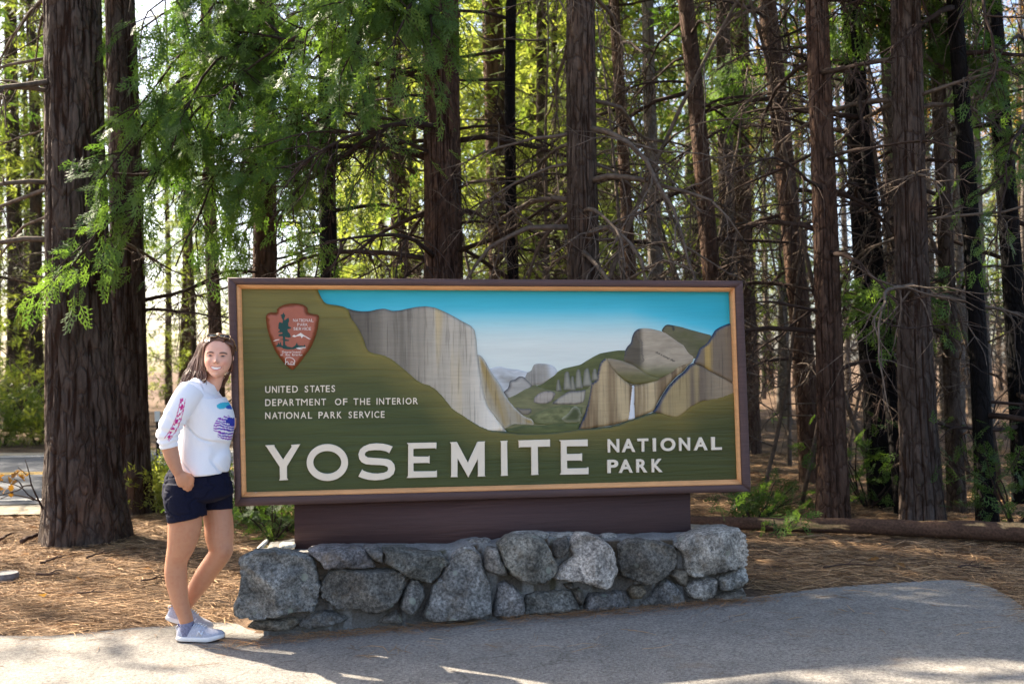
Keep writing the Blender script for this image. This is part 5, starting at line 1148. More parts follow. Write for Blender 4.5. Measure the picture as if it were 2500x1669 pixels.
b3 = onblob(708, 785, 38, 32) + .4 * noise(V[:, 0] * 60, V[:, 2] * 60, seed=11); c[fr_ & (b3 < 1)] = rgb(70, 184, 206)
b4 = onblob(760, 800, 32, 30) + .6 * noise(V[:, 0] * 60, V[:, 2] * 60, seed=12); c[fr_ & (b4 < .8)] = rgb(58, 98, 180)
vcol(shirt, c); shirt.materials.append(m_attr('white_cotton', .85, .15, 400, .05, .15, .001)); obj('shirt', rel(shirt), person, label='white long-sleeved shirt with pink sleeve print')
# --- shorts
so = [limbt([P2(468, -45), P2(464, 40), P2(463, 130), P2(465, 215), P2(468, 262)], [(215 * U2, .125), (268 * U2, .158), (287 * U2, .172), (288 * U2, .165), (.12, .12)], XR, 40)]
so.append(limbt([P2(356, 120, -.08), P2(348, 220, -.088), P2(360, 320, -.09), P2(374, 405, -.09)], [.105, .109, .107, .1045], sides=32))
so.append(limbt([P2(600, 110, .08), P2(614, 200, .082), P2(622, 270, .08), P2(624, 326, .076)], [.094, .091, .089, .0885], sides=32))
shorts = fuse(so, .0045, 'shorts', 4); V = getV(shorts); Nn = getN(shorts)
d = .004 * fbm(V[:, 0] * 14 + V[:, 2] * 10, V[:, 1] * 10, V[:, 2] * 16, seed=14) - .006 * sstep(.12, 0, np.abs(fbm(V[:, 0] * 9, V[:, 1] * 6, V[:, 2] * 16, seed=15)))
pk = np.array([P1(290, 1430, -.2), P1(355, 1552, -.2)]); 
setV(shorts, V + Nn * d[:, None]); shorts.materials.append(m_plain('navy_twill', rgb(13, 15, 36), .85, .2, 90, .25, .2, .001)); obj('shorts', rel(shorts), person)
# --- shoes and socks
M_KNIT = m_plain('grey_knit', rgb(176, 178, 190), .85, .2, 160, .16, .4, .002); M_SOLE = m_plain('white_foam_sole', rgb(226, 224, 222), .6, .3, 30, .08); M_LOGO = m_plain('pale_logo', rgb(214, 218, 228), .5, .3); M_RUB = m_plain('brown_rubber', rgb(96, 66, 52), .7, .3); M_LACE = m_plain('laces', rgb(186, 196, 210), .8, .2); M_SOCK = m_plain('blue_grey_sock', rgb(122, 124, 148), .9, .1, 120, .3); M_LINE = m_plain('navy_lining', rgb(48, 48, 92), .9, .1)
def shoe(heel, ang, pitch, seed, yaw_in=0.0):
    """heel: world point under the heel; builds upper, sole, outsole, laces, logo"""
    ca, sa = math.cos(ang), math.sin(ang); cp, sp = math.cos(pitch), math.sin(pitch)
    def T(v):
        v = np.atleast_2d(v); x, y, z = v[:, 0], v[:, 1], v[:, 2]; x2, z2 = x * cp + z * sp, -x * sp + z * cp
        return heel + np.column_stack([x2 * ca - y * sa, x2 * sa + y * ca, z2])
    xs = np.array([0, .008, .03, .06, .09, .12, .15, .18, .21, .235, .252, .259]); wd = np.array([.012, .024, .033, .0345, .0355, .038, .042, .0445, .043, .034, .020, .006]); tp = np.array([.066, .078, .074, .068, .089, .090, .078, .066, .056, .047, .039, .030])
    X_ = np.linspace(0, .259, 46); w_ = np.interp(X_, xs, wd); t_ = np.interp(X_, xs, tp); ker = np.array([1, 2, 1]) / 4.
    w_ = np.convolve(np.pad(w_, 1, mode='edge'), ker, 'valid'); t_ = np.convolve(np.pad(t_, 1, mode='edge'), ker, 'valid'); toe = .014 * sstep(.17, .262, X_)
    th = np.linspace(0, 2 * np.pi, 28, endpoint=False); V = []
    for a in range(len(X_)):
        c_, s_ = np.cos(th), np.sin(th); e = .8
        y = w_[a] * np.sign(c_) * np.abs(c_) ** e * np.where(s_ > 0, 1 - .38 * np.clip(s_, 0, 1) ** 2, 1); zc = .022 + toe[a]; z = np.where(s_ > 0, zc + (t_[a] - .022) * np.abs(s_) ** .8, zc - .012 * np.abs(s_))
        V.append(np.column_stack([np.full(28, X_[a]), y, z]))
    n = len(X_); V = np.vstack(V + [V[0].mean(0), V[-1].mean(0)]); i = np.arange(n - 1)[:, None] * 28; j = np.arange(28)[None]; jn = (j + 1) % 28
    Fq = np.stack([i + j, i + jn, i + 28 + jn, i + 28 + j], -1).reshape(-1, 4); q = np.arange(28); qn = (q + 1) % 28
    root = obj('shoe', mesh('shoe', T(V) - base, [Fq, np.stack([np.full(28, len(V) - 2), qn, q], 1), np.stack([np.full(28, len(V) - 1), (n - 1) * 28 + q, (n - 1) * 28 + qn], 1)], True, mat=M_KNIT), person)
    def slab(z0, z1, grow, nm, mt):
        a = np.vstack([np.column_stack([X_, w_ + grow]), np.column_stack([X_, -(w_ + grow)])[::-1]]); a = resample(a, .006); k = len(a); tz = .014 * sstep(.17, .262, a[:, 0])
        rings = [(z0, .96), (z0 + .003, 1.0), ((z0 + z1) / 2, 1.02), (z1 - .002, 1.0), (z1, .95)]; cc = np.array([.13, 0]); V = np.vstack([np.column_stack([cc + (a - cc) * s_, z_ + tz]) for z_, s_ in rings])
        ii = np.arange(len(rings) - 1)[:, None] * k; jj = np.arange(k)[None]; jjn = (jj + 1) % k; Fq = np.stack([ii + jj, ii + k + jj, ii + k + jjn, ii + jjn], -1).reshape(-1, 4)
        obj(nm, mesh(nm, T(V) - base, [Fq, np.arange(k)[None], (np.arange(k)[::-1] + k * (len(rings) - 1))[None]], True, mat=mt), root)
    slab(.003, .026, .004, 'sole', M_SOLE); slab(.0, .004, .001, 'outsole', M_RUB)
    for k, xl in enumerate((.098, .112, .126, .140, .154)):
        zt_ = float(np.interp(xl, xs, tp)); wl_ = .017
        obj('lace', mesh('lace', *tube(T([(xl - .006, -wl_ - .006, zt_ - .014), (xl, -wl_ * .5, zt_ + .0015), (xl + .004, wl_ * .5, zt_ + .002), (xl - .004, wl_ + .006, zt_ - .014)]) - base, .0028, 6), True, mat=M_LACE), root)
    # big N on the outer side
    P = [(.118, .034), (.128, .034), (.134, .052), (.140, .034), (.150, .034), (.160, .062), (.151, .062), (.1455, .046), (.139, .062), (.130, .062)]
    for sd in (-1,):
        q = np.array(P); yy = -np.interp(q[:, 0], xs, wd) * np.sqrt(np.clip(1 - ((q[:, 1] - .024) / .075) ** 2, .2, 1)) - .0012
        V = np.vstack([np.column_stack([q[:, 0], yy, q[:, 1]]), np.column_stack([q[:, 0], yy + .002, q[:, 1]])]); k = len(q)
        jj = np.arange(k); obj('logo', mesh('logo', T(V) - base, [np.arange(k)[None], (np.arange(k)[::-1] + k)[None], np.stack([jj, jj + k, (jj + 1) % k + k, (jj + 1) % k], 1)], mat=M_LOGO), root)
    obj('lining', mesh('lining', *tube(T([(.050 + .044 * math.cos(a), .025 * math.sin(a), .072 + .012 * math.cos(a) ** 2 + .002) for a in np.linspace(0, 2 * np.pi, 25)]) - base, .0035, 6, False), True, mat=M_LINE), root)
    obj('heel_loop', mesh('heel_loop', *tube(T([(.004 - .012 * math.sin(a), 0, .068 + .012 * math.cos(a)) for a in np.linspace(0, np.pi, 9)]) - base, np.full((9, 2), (.0022, .006)), 6, False), True, mat=M_SOLE), root)
    return T
hl = P2(290, 1434, -.05); hl[2] = base[2] + .001
T1 = shoe(hl, math.radians(-4), 0, 1)
hl2 = P2(186, 1256, .075); T2s = shoe(hl2, math.radians(14), math.radians(21), 2)
obj('sock', mesh('sock', *limbt([P2(367, 1278, -.0535), P2(369, 1290, -.053), P2(374, 1330, -.052), P2(378, 1385, -.05)], [.0375, .0378, .039, .040]), True, mat=M_SOCK), person)
obj('sock', mesh('sock', *limbt([P2(322, 1184, .10), P2(306, 1212, .10), P2(292, 1240, .10)], [.039, .040, .040]), True, mat=M_SOCK), person)
for o in list(person.children):
    if o.name.startswith('sock'): setV(o.data, getV(o.data) - base)
# --- hair: a cap on the skull and locks swept back over the shoulder
M_HAIR = N('brown_hair', .38, .5); M_HAIR.color(M_HAIR.attr()); M_HAIR = M_HAIR.m
hv, hf = head_surface(.006, 60, 90, False)
yb = -.005 + .78 * np.clip(hv[:, 2] - .0, 0, 1); hairm = ((hv[:, 1] < yb) & (hv[:, 2] > -.075)) | (hv[:, 2] > .094); hairm &= ~((hv[:, 1] > .0) & (hv[:, 2] < .05)) & ~((np.abs(hv[:, 0]) > .066) & (hv[:, 1] > -.02) & (hv[:, 2] < .01))
keep = [f[hairm[f].all(1)] for f in hf]
str_ = fbm(hv[:, 0] * 60, hv[:, 1] * 12, hv[:, 2] * 30, seed=4); hv = hv * (1 + .01 * str_[:, None])
HCc = np.array(rgb(90, 61, 46))
cap_c = HCc * (1 + .35 * str_[:, None])
B = Bag(); B.add(HW(hv) - base, keep, cap_c)
g = np.random.default_rng(77)
def cap_pt(d, off): # point on the hair cap in direction d
    d = np.array(d, float); k = np.sqrt((d[0] / (.0748 + off)) ** 2 + (d[1] / ((.086 if d[1] > 0 else .102) + off)) ** 2 + (d[2] / (.113 + off)) ** 2); return d / k
def lock(ctrl, r, col):
    P, R = dense(np.array(ctrl), np.array([r * .7, r, r * 1.05, r * .95, r * .8, r * .25][:len(ctrl)]) if len(ctrl) <= 6 else np.linspace(r, r * .3, len(ctrl)), 4)
    V, Fc = tube(P, R * np.array([[1.0, .55]]), 6); B.add(V - base, Fc, np.tile(col, (len(V), 1)))
for k in range(420):               # parted on top, swept over the left temple, falling behind the shoulder
    f = g.uniform(0, 1); s = float(np.clip(f + g.normal() * .15, 0, 1)); o1 = g.uniform(.006, .013); n_ = g.normal
    st = cap_pt((.10 + n_() * .02, .72 - .95 * f, 1.0), o1); m0 = cap_pt((-.33, .62 - .85 * f + n_() * .03, .86), o1 + .002)
    m1 = P1(580 - 46 * s + n_() * 3, 216 - 14 * s + n_() * 5, -.088 + .11 * s + n_() * .003); m2 = P1(545 - 60 * s + n_() * 4, 300 + n_() * 5, -.066 + .11 * s + n_() * .004); w1 = P1(553 - 132 * s + n_() * 5, 426 + n_() * 7, -.062 + .10 * s + n_() * .006)
    w2 = P1(574 - 204 * s + n_() * 7, 515 + n_() * 8, -.068 + .08 * s + n_() * .008); w3 = P1(550 - 225 * s + n_() * 12, 568 + 62 * s + n_() * 16, -.080 + .06 * s + n_() * .01)
    lock(np.vstack([HW(st), HW(m0), m1, m2, w1, w2, w3]), g.uniform(.0040, .0070), HCc * g.uniform(.7, 1.7) * np.array([1, g.uniform(.95, 1.03), g.uniform(.9, 1.05)]))
for k in range(170):               # right side, over the temple and behind the jaw
    f = g.uniform(0, 1); s = float(np.clip(f + g.normal() * .15, 0, 1)); o1 = g.uniform(.006, .012); n_ = g.normal
    st = cap_pt((.12 + n_() * .02, .72 - .95 * f, 1.0), o1); m0 = cap_pt((.42, .58 - .85 * f, .84), o1)
    m1 = P1(798 + 14 * s + n_() * 3, 226 + n_() * 5, -.070 + .08 * s); m2 = P1(806 + 14 * s + n_() * 3, 320 + n_() * 5, -.035 + .08 * s)
    w1 = P1(802 - 14 * s + n_() * 4, 440 + n_() * 8, .0 + .05 * s); w2 = P1(765 - 20 * s + n_() * 6, 535 + n_() * 8, .02 + .045 * s); w3 = P1(722 - 15 * s + n_() * 8, 600 + n_() * 10, .03 + .045 * s)
    lock(np.vstack([HW(st), HW(m0), m1, m2, w1, w2, w3]), g.uniform(.0035, .006), HCc * g.uniform(.6, 1.3))
obj('hair', B.mesh('hair', True, M_HAIR), person)
# --- sunglasses pushed up on the hair: a thing of its own
sg = empty('sunglasses', HW([(0, .05, .11)])[0], label='tortoiseshell sunglasses pushed up on the hair of the woman', category='sunglasses'); so_ = np.array(sg.location)
M_TORT = m_plain('tortoiseshell', rgb(150, 118, 84), .25, .6, 120, .6); M_LENS = m_plain('dark_lens', rgb(22, 26, 40), .08, .8)
nrm = np.array([0, .42, .907]); upv = np.array([0, -.907, .42]); rtv = np.array([1.0, 0, 0])
for s in (-1, 1):
    cc = np.array([s * .034, .052, .113]); a = np.linspace(0, 2 * np.pi, 33)
    P = cc + (np.sign(np.cos(a)) * np.abs(np.cos(a)) ** .75 * .029)[:, None] * rtv + (np.sign(np.sin(a)) * np.abs(np.sin(a)) ** .8 * .021)[:, None] * upv - (np.abs(s * .034 + .029 * np.cos(a)) ** 2 * 1.6)[:, None] * nrm
    obj('rim', mesh('rim', *tube(HW(P) - so_, .0026, 6, False), True, mat=M_TORT), sg)
    Vl = np.vstack([P[:-1], P[:-1].mean(0) + nrm * .003]); k = np.arange(32); obj('lens', mesh('lens', HW(Vl) - so_, np.stack([k, (k + 1) % 32, np.full(32, 32)], 1), True, mat=M_LENS), sg)
    obj('temple', mesh('temple', *tube(HW([(s * .063, .050, .106), (s * .079, .030, .090), (s * .088, -.005, .062), (s * .090, -.04, .038)]) - so_, .0028, 6), True, mat=M_TORT), sg)
obj('bridge', mesh('bridge', *tube(HW([(-.007, .056, .114), (0, .057, .117), (.007, .056, .114)]) - so_, .0026, 6), True, mat=M_TORT), sg)
# ------------------------------------------------------------------ log, litter, shrubs and small things
gd = np.random.default_rng(2024)
# fallen log behind the sign on the right
lp = np.array([np.append(gp(x, y), 0) for x, y in [(1560, 1290), (1700, 1296), (1850, 1303), (2050, 1310), (2250, 1319), (2400, 1327), (2520, 1334), (2700, 1346), (2900, 1358)]])
P, _r = dense(lp, np.linspace(.044, .084, len(lp)), 14); R = _r[:, 0] * (1 + .06 * fbm(np.arange(len(P)) * .25, seed=3)); P[:, 2] = zg(P[:, 0], P[:, 1]) + R * .95 + .03
V, Fc = tube(P, R, 32); sgm = np.concatenate([np.repeat(np.arange(len(P)), 32), [0, len(P) - 1]]); thv = np.concatenate([np.tile(np.linspace(0, 2 * np.pi, 32, endpoint=False), len(P)), [0, 0]])
s_al = V[:, 0]; peel = noise(s_al * 3.3 + 1.7, np.cos(thv) * .9, np.sin(thv) * .9, seed=12) + .25 * noise(s_al * 14, np.cos(thv) * 4, np.sin(thv) * 4, seed=13); bare = sstep(.46, .50, peel + .25 * (s_al > 3.55) + .02)
cen = P[sgm]; V = cen + (V - cen) * (1 - .07 * bare + .05 * fbm(s_al * 9, np.cos(thv) * 4, np.sin(thv) * 4, seed=14) * (1 - bare))[:, None]
lc = np.array(rgb(82, 62, 50)) * (1 + .35 * fbm(s_al * 16, np.cos(thv) * 5, np.sin(thv) * 5, seed=15))[:, None]; lc = lc * (1 - bare[:, None]) + np.array(rgb(186, 150, 104)) * (1 + .12 * fbm(s_al * 5, thv * 8, seed=16))[:, None] * bare[:, None]
o0 = P[len(P) // 2].copy(); o0[2] = 0
log = obj('fallen_log', mesh('fallen_log', V - o0, Fc, True, lc, m_attr('log_bark', .9, .15, 60, .35, .7, .006)), label='long fallen log with patches of peeled bark lying on the needles', category='log'); log.location = o0

# --- pine needle litter
def needles(n, ylo, yhi, keep_pav, seed, wd=.0014):
    g = np.random.default_rng(seed); y = np.exp(g.uniform(np.log(ylo), np.log(yhi), n)); x = g.uniform(-1, 1, n) * (.56 * y + .4); Q = np.column_stack([x, y])
    pav = inside(PAVP, Q); de = dist_line(Q, _pe[::4]); k = ~pav | (g.random(n) < keep_pav * (.25 + 5.0 * np.exp(-de / .06) + 2.2 * sstep(.25, .6, fbm(x * 1.6, y * 1.6, seed=44))))
    lu = (Q[:, 0] - ORG[0]) * UX[0] + (Q[:, 1] - ORG[1]) * UX[1]; ln = (Q[:, 0] - ORG[0]) * NX[0] + (Q[:, 1] - ORG[1]) * NX[1]
    k &= ~((lu > .0) & (lu < 3.1) & (ln > -.30) & (ln < .22)); dens = .5 + .5 * fbm(x * 2.2, y * 2.2, seed=45); k &= pav | (g.random(n) < .35 + .9 * dens)
    x, y, pav = x[k], y[k], pav[k]; n = len(x); a = 1.2 * fbm(x * 1.1, y * 1.1, seed=46) + g.normal(size=n) * .75; L = g.uniform(.06, .19, n); cv = g.normal(size=n) * .35
    z = zg(x, y) + np.where(pav, .016, relief(x, y) + g.uniform(0, .022, n)); el = np.where(pav, 0, g.normal(size=n) * .10); wd = wd * g.uniform(.7, 1.5, n) * np.clip(y / 6.5, .9, 2)
    pts = []
    for t in (-.5, 0.0, .5): pts.append(np.column_stack([x + L * t * np.cos(a + cv * t), y + L * t * np.sin(a + cv * t), z + el * L * t + .006 * (.25 - t * t) * 2]))
    nn = np.column_stack([-np.sin(a), np.cos(a), np.zeros(n)]) * wd[:, None]; tw = np.column_stack([np.zeros(n), np.zeros(n), g.uniform(-.8, .8, n) * wd])
    V = np.stack([pts[0] - nn * .5 - tw, pts[0] + nn * .5 + tw, pts[1] - nn - tw, pts[1] + nn + tw, pts[2] - nn * .4 - tw, pts[2] + nn * .4 + tw], 1).reshape(-1, 3); b = np.arange(n)[:, None] * 6
    Fq = np.vstack([b + [0, 1, 3, 2], b + [2, 3, 5, 4]]); t = g.random(n)[:, None]; c = np.array(rgb(100, 76, 56)) * (1 - t) + np.array(rgb(194, 158, 118)) * t; c = c * g.uniform(.7, 1.2, n)[:, None]
    return V, Fq, np.repeat(c, 6, 0)
V, Fq, c = needles(150000, 4.9, 15, .035, 71)
# a drift of needles along the foot of the stone base
n2 = 900; u2 = gd.uniform(-.02, 3.08, n2); u2 = u2[fbm(u2 * 2.2, seed=91) > -.15]; n2 = len(u2); b2 = ORG[None] + UX[None] * u2[:, None] + NX[None] * (WF + .02 + np.abs(gd.normal(size=n2)) * .07)[:, None]; a2 = YAW + gd.normal(size=n2) * .8; L2 = gd.uniform(.05, .15, n2); z2 = zg(b2[:, 0], b2[:, 1]) + .016 + gd.uniform(0, .02, n2)
p0 = np.column_stack([b2[:, 0] - L2 / 2 * np.cos(a2), b2[:, 1] - L2 / 2 * np.sin(a2), z2]); p1 = np.column_stack([b2[:, 0] + L2 / 2 * np.cos(a2), b2[:, 1] + L2 / 2 * np.sin(a2), z2]); w2 = np.column_stack([-np.sin(a2), np.cos(a2), np.zeros(n2)]) * .0016
V2 = np.stack([p0 - w2, p0 + w2, p1 + w2, p1 - w2], 1).reshape(-1, 3); F2 = np.arange(len(V2)).reshape(-1, 4) + len(V); t2 = gd.random(n2)[:, None]; c2 = np.array(rgb(112, 78, 52)) * (1 - t2) + np.array(rgb(190, 148, 104)) * t2
V = np.vstack([V, V2]); Fq = np.vstack([Fq, F2]); c = np.vstack([c, np.repeat(c2, 4, 0)])
litter = obj('pine_needle_litter', mesh('pine_needle_litter', V, [Fq], False, c, m_attr('dry_pine_needle', .8, .2)), label='brown pine needles strewn over the ground and pavement edge', category='needles', kind='stuff')

# --- sticks, leaves, the round cap
M_STICK = m_plain('stick_bark', rgb(78, 62, 54), .9, .15, 30, .4)
def stick(pxs, r, label):
    q = np.array([np.append(gp(x, y), 0) for x, y in pxs]); q, rr = dense(q, np.linspace(r, r * .5, len(q)), 5); q[:, 2] = zg(q[:, 0], q[:, 1]) + .025 + r; q += gd.normal(size=q.shape) * r * .25; o = q[0].copy()
    V, Fc = tube(q - o, rr, 7); B = Bag(); B.add(V, Fc); k = len(q) // 2; B.add(*tube(np.array([q[k] - o, q[k] - o + [.04, .03, .02], q[k] - o + [.09, .05, .02]]), [r * .5, r * .4, r * .2], 5))
    s = obj('stick', B.mesh('stick', True, M_STICK), label=label, category='stick', group='sticks on the litter'); s.location = o
for p, r, l in [([(52, 1332), (80, 1322), (112, 1308)], .022, 'thick dark stick lying against the foot of the massive left pine'), ([(100, 1384), (125, 1376), (155, 1367)], .010, 'thin dark stick on the needles in front of the massive pine'), ([(212, 1371), (240, 1362), (270, 1358)], .009, 'stick on the sunlit needles right of the massive pine foot'),
                ([(88, 1414), (118, 1412), (146, 1411)], .010, 'short stick lying right of the round grey cap'), ([(345, 1427), (370, 1424), (398, 1419)], .008, 'stick beside the leg of the woman'), ([(188, 1458), (220, 1456), (256, 1454)], .007, 'slim stick lying near the left pavement edge'), ([(0, 1328), (12, 1320), (26, 1314)], .014, 'dark stick at the left edge of the picture'),
                ([(2010, 1396), (2070, 1388), (2150, 1392)], .006, 'thin stick on the needles right of the stone base'), ([(2340, 1394), (2365, 1390), (2390, 1396)], .007, 'small stick near the right pavement corner')]: stick(p, r, l)
cp = gp(14, 1413); Bc = Bag(); nr = 40
for rr, z0 in ((.085, -.03), (.086, .03), (.080, .04), (.074, .041), (.072, .038), (.0, .037)): pass
prof = [(.086, -.03), (.087, .028), (.083, .037), (.075, .038), (.073, .034), (.03, .034), (.0005, .034)]
th = np.linspace(0, 2 * np.pi, nr, endpoint=False); V = np.vstack([np.column_stack([r_ * np.cos(th), r_ * np.sin(th), np.full(nr, z_)]) for r_, z_ in prof]); i = np.arange(len(prof) - 1)[:, None] * nr; j = np.arange(nr)[None]; jn = (j + 1) % nr
cap_o = obj('round_cap', mesh('round_cap', V, [np.stack([i + j, i + jn, i + nr + jn, i + nr + j], -1).reshape(-1, 4)], False, mat=m_plain('weathered_concrete', rgb(116, 112, 112), .85, .2, 40, .3, .3)), label='round grey utility cap set in the needles at the left edge', category='utility cap'); cap_o.location = (cp[0], cp[1], float(zg(*cp)) + .01)

def leaf_shape(s):                 # lobed oak leaf
    a = [(0, 0), (.12, .10), (.10, .30), (.30, .34), (.30, .46), (.20, .56), (.40, .66), (.36, .78), (.22, .80), (.24, .92), (.10, 1.0)]; P = np.array(a + [(-x, y) for x, y in a[::-1]][:-1]); return P * s
M_OAK = m_leaf('autumn_oak_leaf', rgb(108, 78, 36), rgb(128, 88, 44), .25, .5, 9)
def put_leaf(parent, p, d, s, g, name='leaf'):
    q = leaf_shape(s); d = np.array(d, float); d /= np.linalg.norm(d); n = np.array([0, 0, 1.0]) + g.normal(size=3) * .6; n -= d * (n @ d); n /= np.linalg.norm(n); sd = np.cross(n, d); bend = -.25 * (q[:, 1] / s) ** 2 * s + .5 * np.abs(q[:, 0])
    V = p + q[:, :1] * sd + q[:, 1:] * d + bend[:, None] * n; V = np.vstack([V, p, V.mean(0)]); k = np.arange(len(q)); F3 = np.stack([k, (k + 1) % len(q), np.full(len(q), len(q) + 1)], 1)
    return obj(name, mesh(name, V, F3, False, mat=M_OAK), parent)
ob = at(112, 1262, 8.55); sprig = empty('oak_sprig', (ob[0], ob[1], float(zg(ob[0], ob[1]))), label='bare oak sprig with a few yellow lobed leaves left of the massive pine', category='plant'); so2 = np.array(sprig.location)
st = [[(112, 1262), (104, 1240), (88, 1208), (76, 1180), (70, 1150), (61, 1121)], [(92, 1222), (70, 1208), (52, 1190), (20, 1178), (-20, 1170)], [(84, 1220), (60, 1212), (25, 1208), (-15, 1225)], [(76, 1184), (58, 1186), (44, 1196), (10, 1205), (-20, 1216)], [(68, 1160), (55, 1150), (44, 1140)], [(56, 1190), (46, 1175), (34, 1168)]]
for k, c_ in enumerate(st):
    q = np.array([at(x, y, 8.55 + .05 * k * (-1) ** k) for x, y in c_]) - so2; q, rr = dense(q, np.linspace(.012 if k == 0 else .007, .003, len(q)), 4); obj('stem', mesh('stem', *tube(q, rr, 6), True, mat=B_TWIGD), sprig)
for x, y in [(20, 1162), (38, 1158), (52, 1150), (8, 1172), (28, 1180), (44, 1172), (62, 1160), (2, 1188), (16, 1192), (30, 1200), (-6, 1180), (60, 1174), (36, 1150), (28, 1214), (46, 1152), (12, 1158)]:
    put_leaf(sprig, at(x, y, 8.5 + gd.normal() * .08) - so2, gd.normal(size=3) + [-.6, 0, -.5], gd.uniform(.045, .08), gd)
for k, (x, y) in enumerate([(108, 1469), (282, 1375), (345, 1400), (200, 1425), (2118, 1380), (2210, 1398), (170, 1500), (60, 1360)]):
    q = gp(x, y); r_ = empty('dry_leaf', (q[0], q[1], float(zg(*q)) + .035), gd.uniform(0, 6.28)); q2 = leaf_shape(.075); V = np.column_stack([q2, .25 * np.abs(q2[:, 0]) + .02 * q2[:, 1]]); V = np.vstack([V, V.mean(0)]); k2 = np.arange(len(q2))
    COL.objects.unlink(r_); bpy.data.objects.remove(r_)
    lf = obj('dry_leaf', mesh('dry_leaf', V, np.stack([k2, (k2 + 1) % len(q2), np.full(len(q2), len(q2))], 1), False, mat=L_DRY), label='curled dry oak leaf lying on the brown needles', category='leaf', group='dry leaves on the litter'); lf.location = (q[0], q[1], float(zg(*q)) + .035); lf.rotation_euler = (gd.normal() * .2, gd.normal() * .2, gd.uniform(0, 6.28))

# --- roadside marker
mp = at(386, 1130, 17.2); mk = empty('marker_post', (mp[0], mp[1], float(zg(mp[0], mp[1]))), label='slim dark roadside marker post with white reflector at the road edge', category='post')
obj('post', bevel_box('post', (-.03, -.025, -.1), (.03, .025, .80), .006), mk, m_plain('dark_post', rgb(48, 40, 36), .8, .2, 15, .2)); obj('reflector', bevel_box('reflector', (-.045, -.034, .62), (.045, -.0255, .80), .004), mk, m_plain('white_reflector', rgb(226, 226, 222), .4, .5))

# --- shrubs and cedar seedlings
def shrub(name, x, y, h, r, n, leaf, label, seed, kind='clump', size=.2, group=None, stems=7):
    g = np.random.default_rng(seed); t = empty(name, (x, y, float(zg(np.clip(x, -14, 14), y))), label=label, category='shrub')
    if group: t['group'] = group
    B = Bag(); tips = []
    for k in range(stems):
        a = g.uniform(0, 6.28); d = np.array([math.cos(a) * .55, math.sin(a) * .55, 1.0]); P = limb((0, 0, -.03), d, h * g.uniform(.7, 1.15), .01, g, .25, .35, 8); B.add(*tube(P, np.linspace(.011, .003, 8), 5)); tips.append(P)
    obj('stems', B.mesh('stems', True, B_TWIGD), t)['kind'] = 'stuff'
    sel = g.integers(0, stems, n); f = g.uniform(.15, 1, n) * 7; P = np.array([[np.interp(q, np.arange(8), tips[s][:, c]) for c in range(3)] for s, q in zip(sel, f)]) + g.normal(size=(n, 3)) * np.array([r, r, r * .5]) * .5; P[:, 2] = np.abs(P[:, 2]) + .02; D = P * np.array([1, 1, .3]) + g.normal(size=(n, 3)) * .4
    V, Q = spray_cloud(P, D, size, kind, g, .6); obj('foliage', mesh('foliage', V, [Q], False, mat=leaf), t); return t
def pxy(px, py): q = gp(px, py); return q[0], q[1]
shrub('roadside_shrub', *pxy(8, 1088), 1.5, .9, 450, L_PINE, 'sunlit yellow-green shrub beyond the road at the left edge', 81, size=.26)
shrub('roadside_shrub', *pxy(92, 1085), 1.7, .8, 450, L_BUSH, 'sunlit yellow shrub beyond the road just left of the massive pine', 82, size=.26)
shrub('roadside_shrub', *pxy(372, 1245), .62, .45, 520, L_BUSH, 'low sunlit shrub between the second pine and the woman', 83, size=.13)
shrub('roadside_shrub', *pxy(352, 1215), .5, .4, 400, L_BUSH, 'small sunlit shrub at the right foot of the second pine', 84, size=.12)
shrub('cedar_seedling', *pxy(665, 1322), .42, .36, 110, L_DEEP, 'green cedar seedling under the left end of the sign', 85, 'cedar', .14)
shrub('cedar_seedling', *pxy(700, 1300), .50, .40, 110, L_DEEP, 'dark cedar seedling just left of the support board', 86, 'cedar', .14)
shrub('cedar_seedling', *pxy(600, 1280), .55, .4, 180, L_DEEP, 'small cedar seedling behind the legs of the woman', 87, 'cedar', .18)
shrub('cedar_seedling', *pxy(1875, 1262), 0.45, .25, 80, L_DEEP, 'green cedar sapling just right of the sign frame', 88, 'cedar', .15)
shrub('cedar_seedling', *pxy(2120, 1240), 0.8, .4, 160, L_DEEP, 'cedar sapling between the straight cedar and the stout pine', 90, 'cedar', .15)
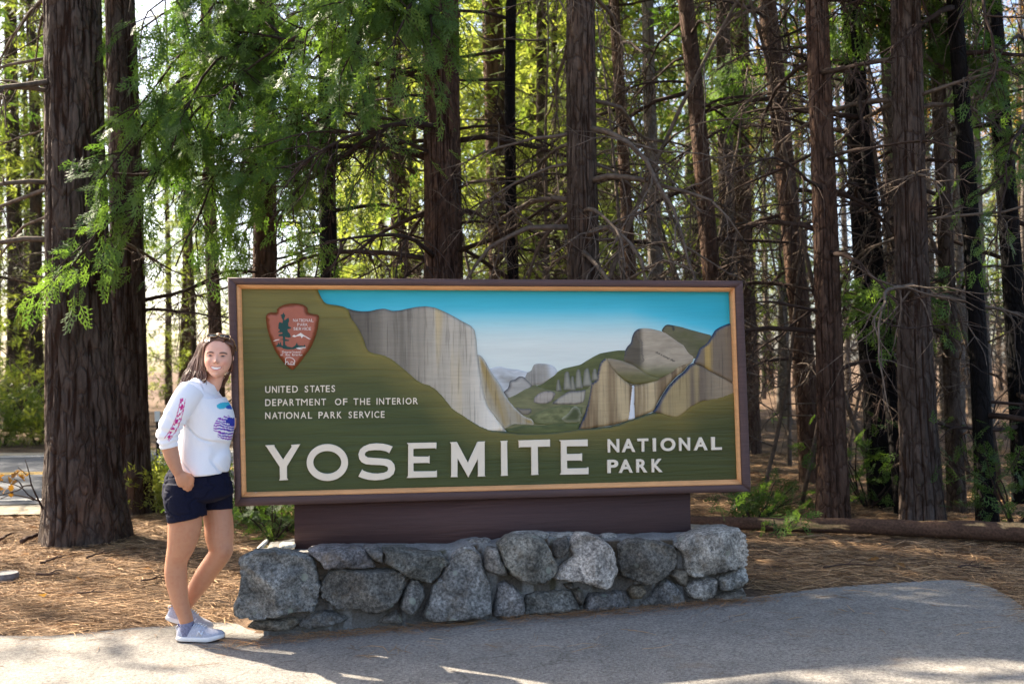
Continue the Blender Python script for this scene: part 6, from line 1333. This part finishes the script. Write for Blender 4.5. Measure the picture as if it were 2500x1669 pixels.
shrub('cedar_seedling', *pxy(2480, 1285), 1.0, .5, 200, L_DEEP, 'dark cedar sapling at the right edge of the picture', 92, 'cedar', .15)
shrub('cedar_seedling', *pxy(1905, 1310), .24, .16, 30, L_CEDAR, 'tiny green seedling growing in front of the log', 93, 'cedar', .16, stems=3)
shrub('cedar_seedling', *pxy(1835, 1285), .32, .22, 60, L_DEEP, 'small green seedling beside the right end of the stone base', 94, 'cedar', .18, stems=4)

# --- bare dead saplings: a thicket of fine twigs
def bare_proto(seed, h):
    g = np.random.default_rng(seed); t = empty('dead_sapling', (0, 0, 0)); P = limb((0, 0, -.05), (g.normal() * .12, g.normal() * .12, 1), h, .02, g, .12, .16, 12); obj('trunk', mesh('trunk', *tube(P, np.linspace(.026, .006, 12), 7), True, mat=B_TWIG), t)
    for k in range(15):
        f = g.uniform(.15, .98) * 11; p = np.array([np.interp(f, np.arange(12), P[:, c]) for c in range(3)]); a = g.uniform(0, 6.28)
        obj('branch', branch_mesh(p, (math.cos(a), math.sin(a), g.uniform(-.1, .6)), g.uniform(.5, 1.5), .009, g, 6, g.uniform(.2, 1.3), B_TWIG, wig=.6), t)
    return t
bp = [bare_proto(s, h) for s, h in ((101, 4.5), (102, 6.0), (103, 3.6))]; first = set()
spots = [(1770, 11.5), (1830, 12.5), (1860, 10.2), (1930, 13), (1955, 9.6), (2075, 10.5), (2110, 12.5), (2150, 10), (2230, 11.5), (2310, 9.6), (2370, 11), (2440, 9.5), (2470, 12), (1700, 12.5), (1520, 11.5), (1370, 11.8), (1340, 9.9), (1640, 10.4), (1190, 11), (980, 11.5), (900, 10.6), (1500, 9.6)]
for k, (px, Y) in enumerate(spots):
    b = k % 3; t = bp[b] if b not in first else copy_tree(bp[b]); first.add(b); q = at(px, 1250, Y); t.location = (q[0], q[1], float(zg(q[0], q[1]))); t.rotation_euler = (gd.normal() * .05, gd.normal() * .05, gd.uniform(0, 6.28)); s_ = gd.uniform(.85, 1.35); t.scale = (s_, s_, s_)
    tag(t, 'thin dead sapling of bare pale twigs among the trunks', 'sapling', 'bare saplings in the thicket')
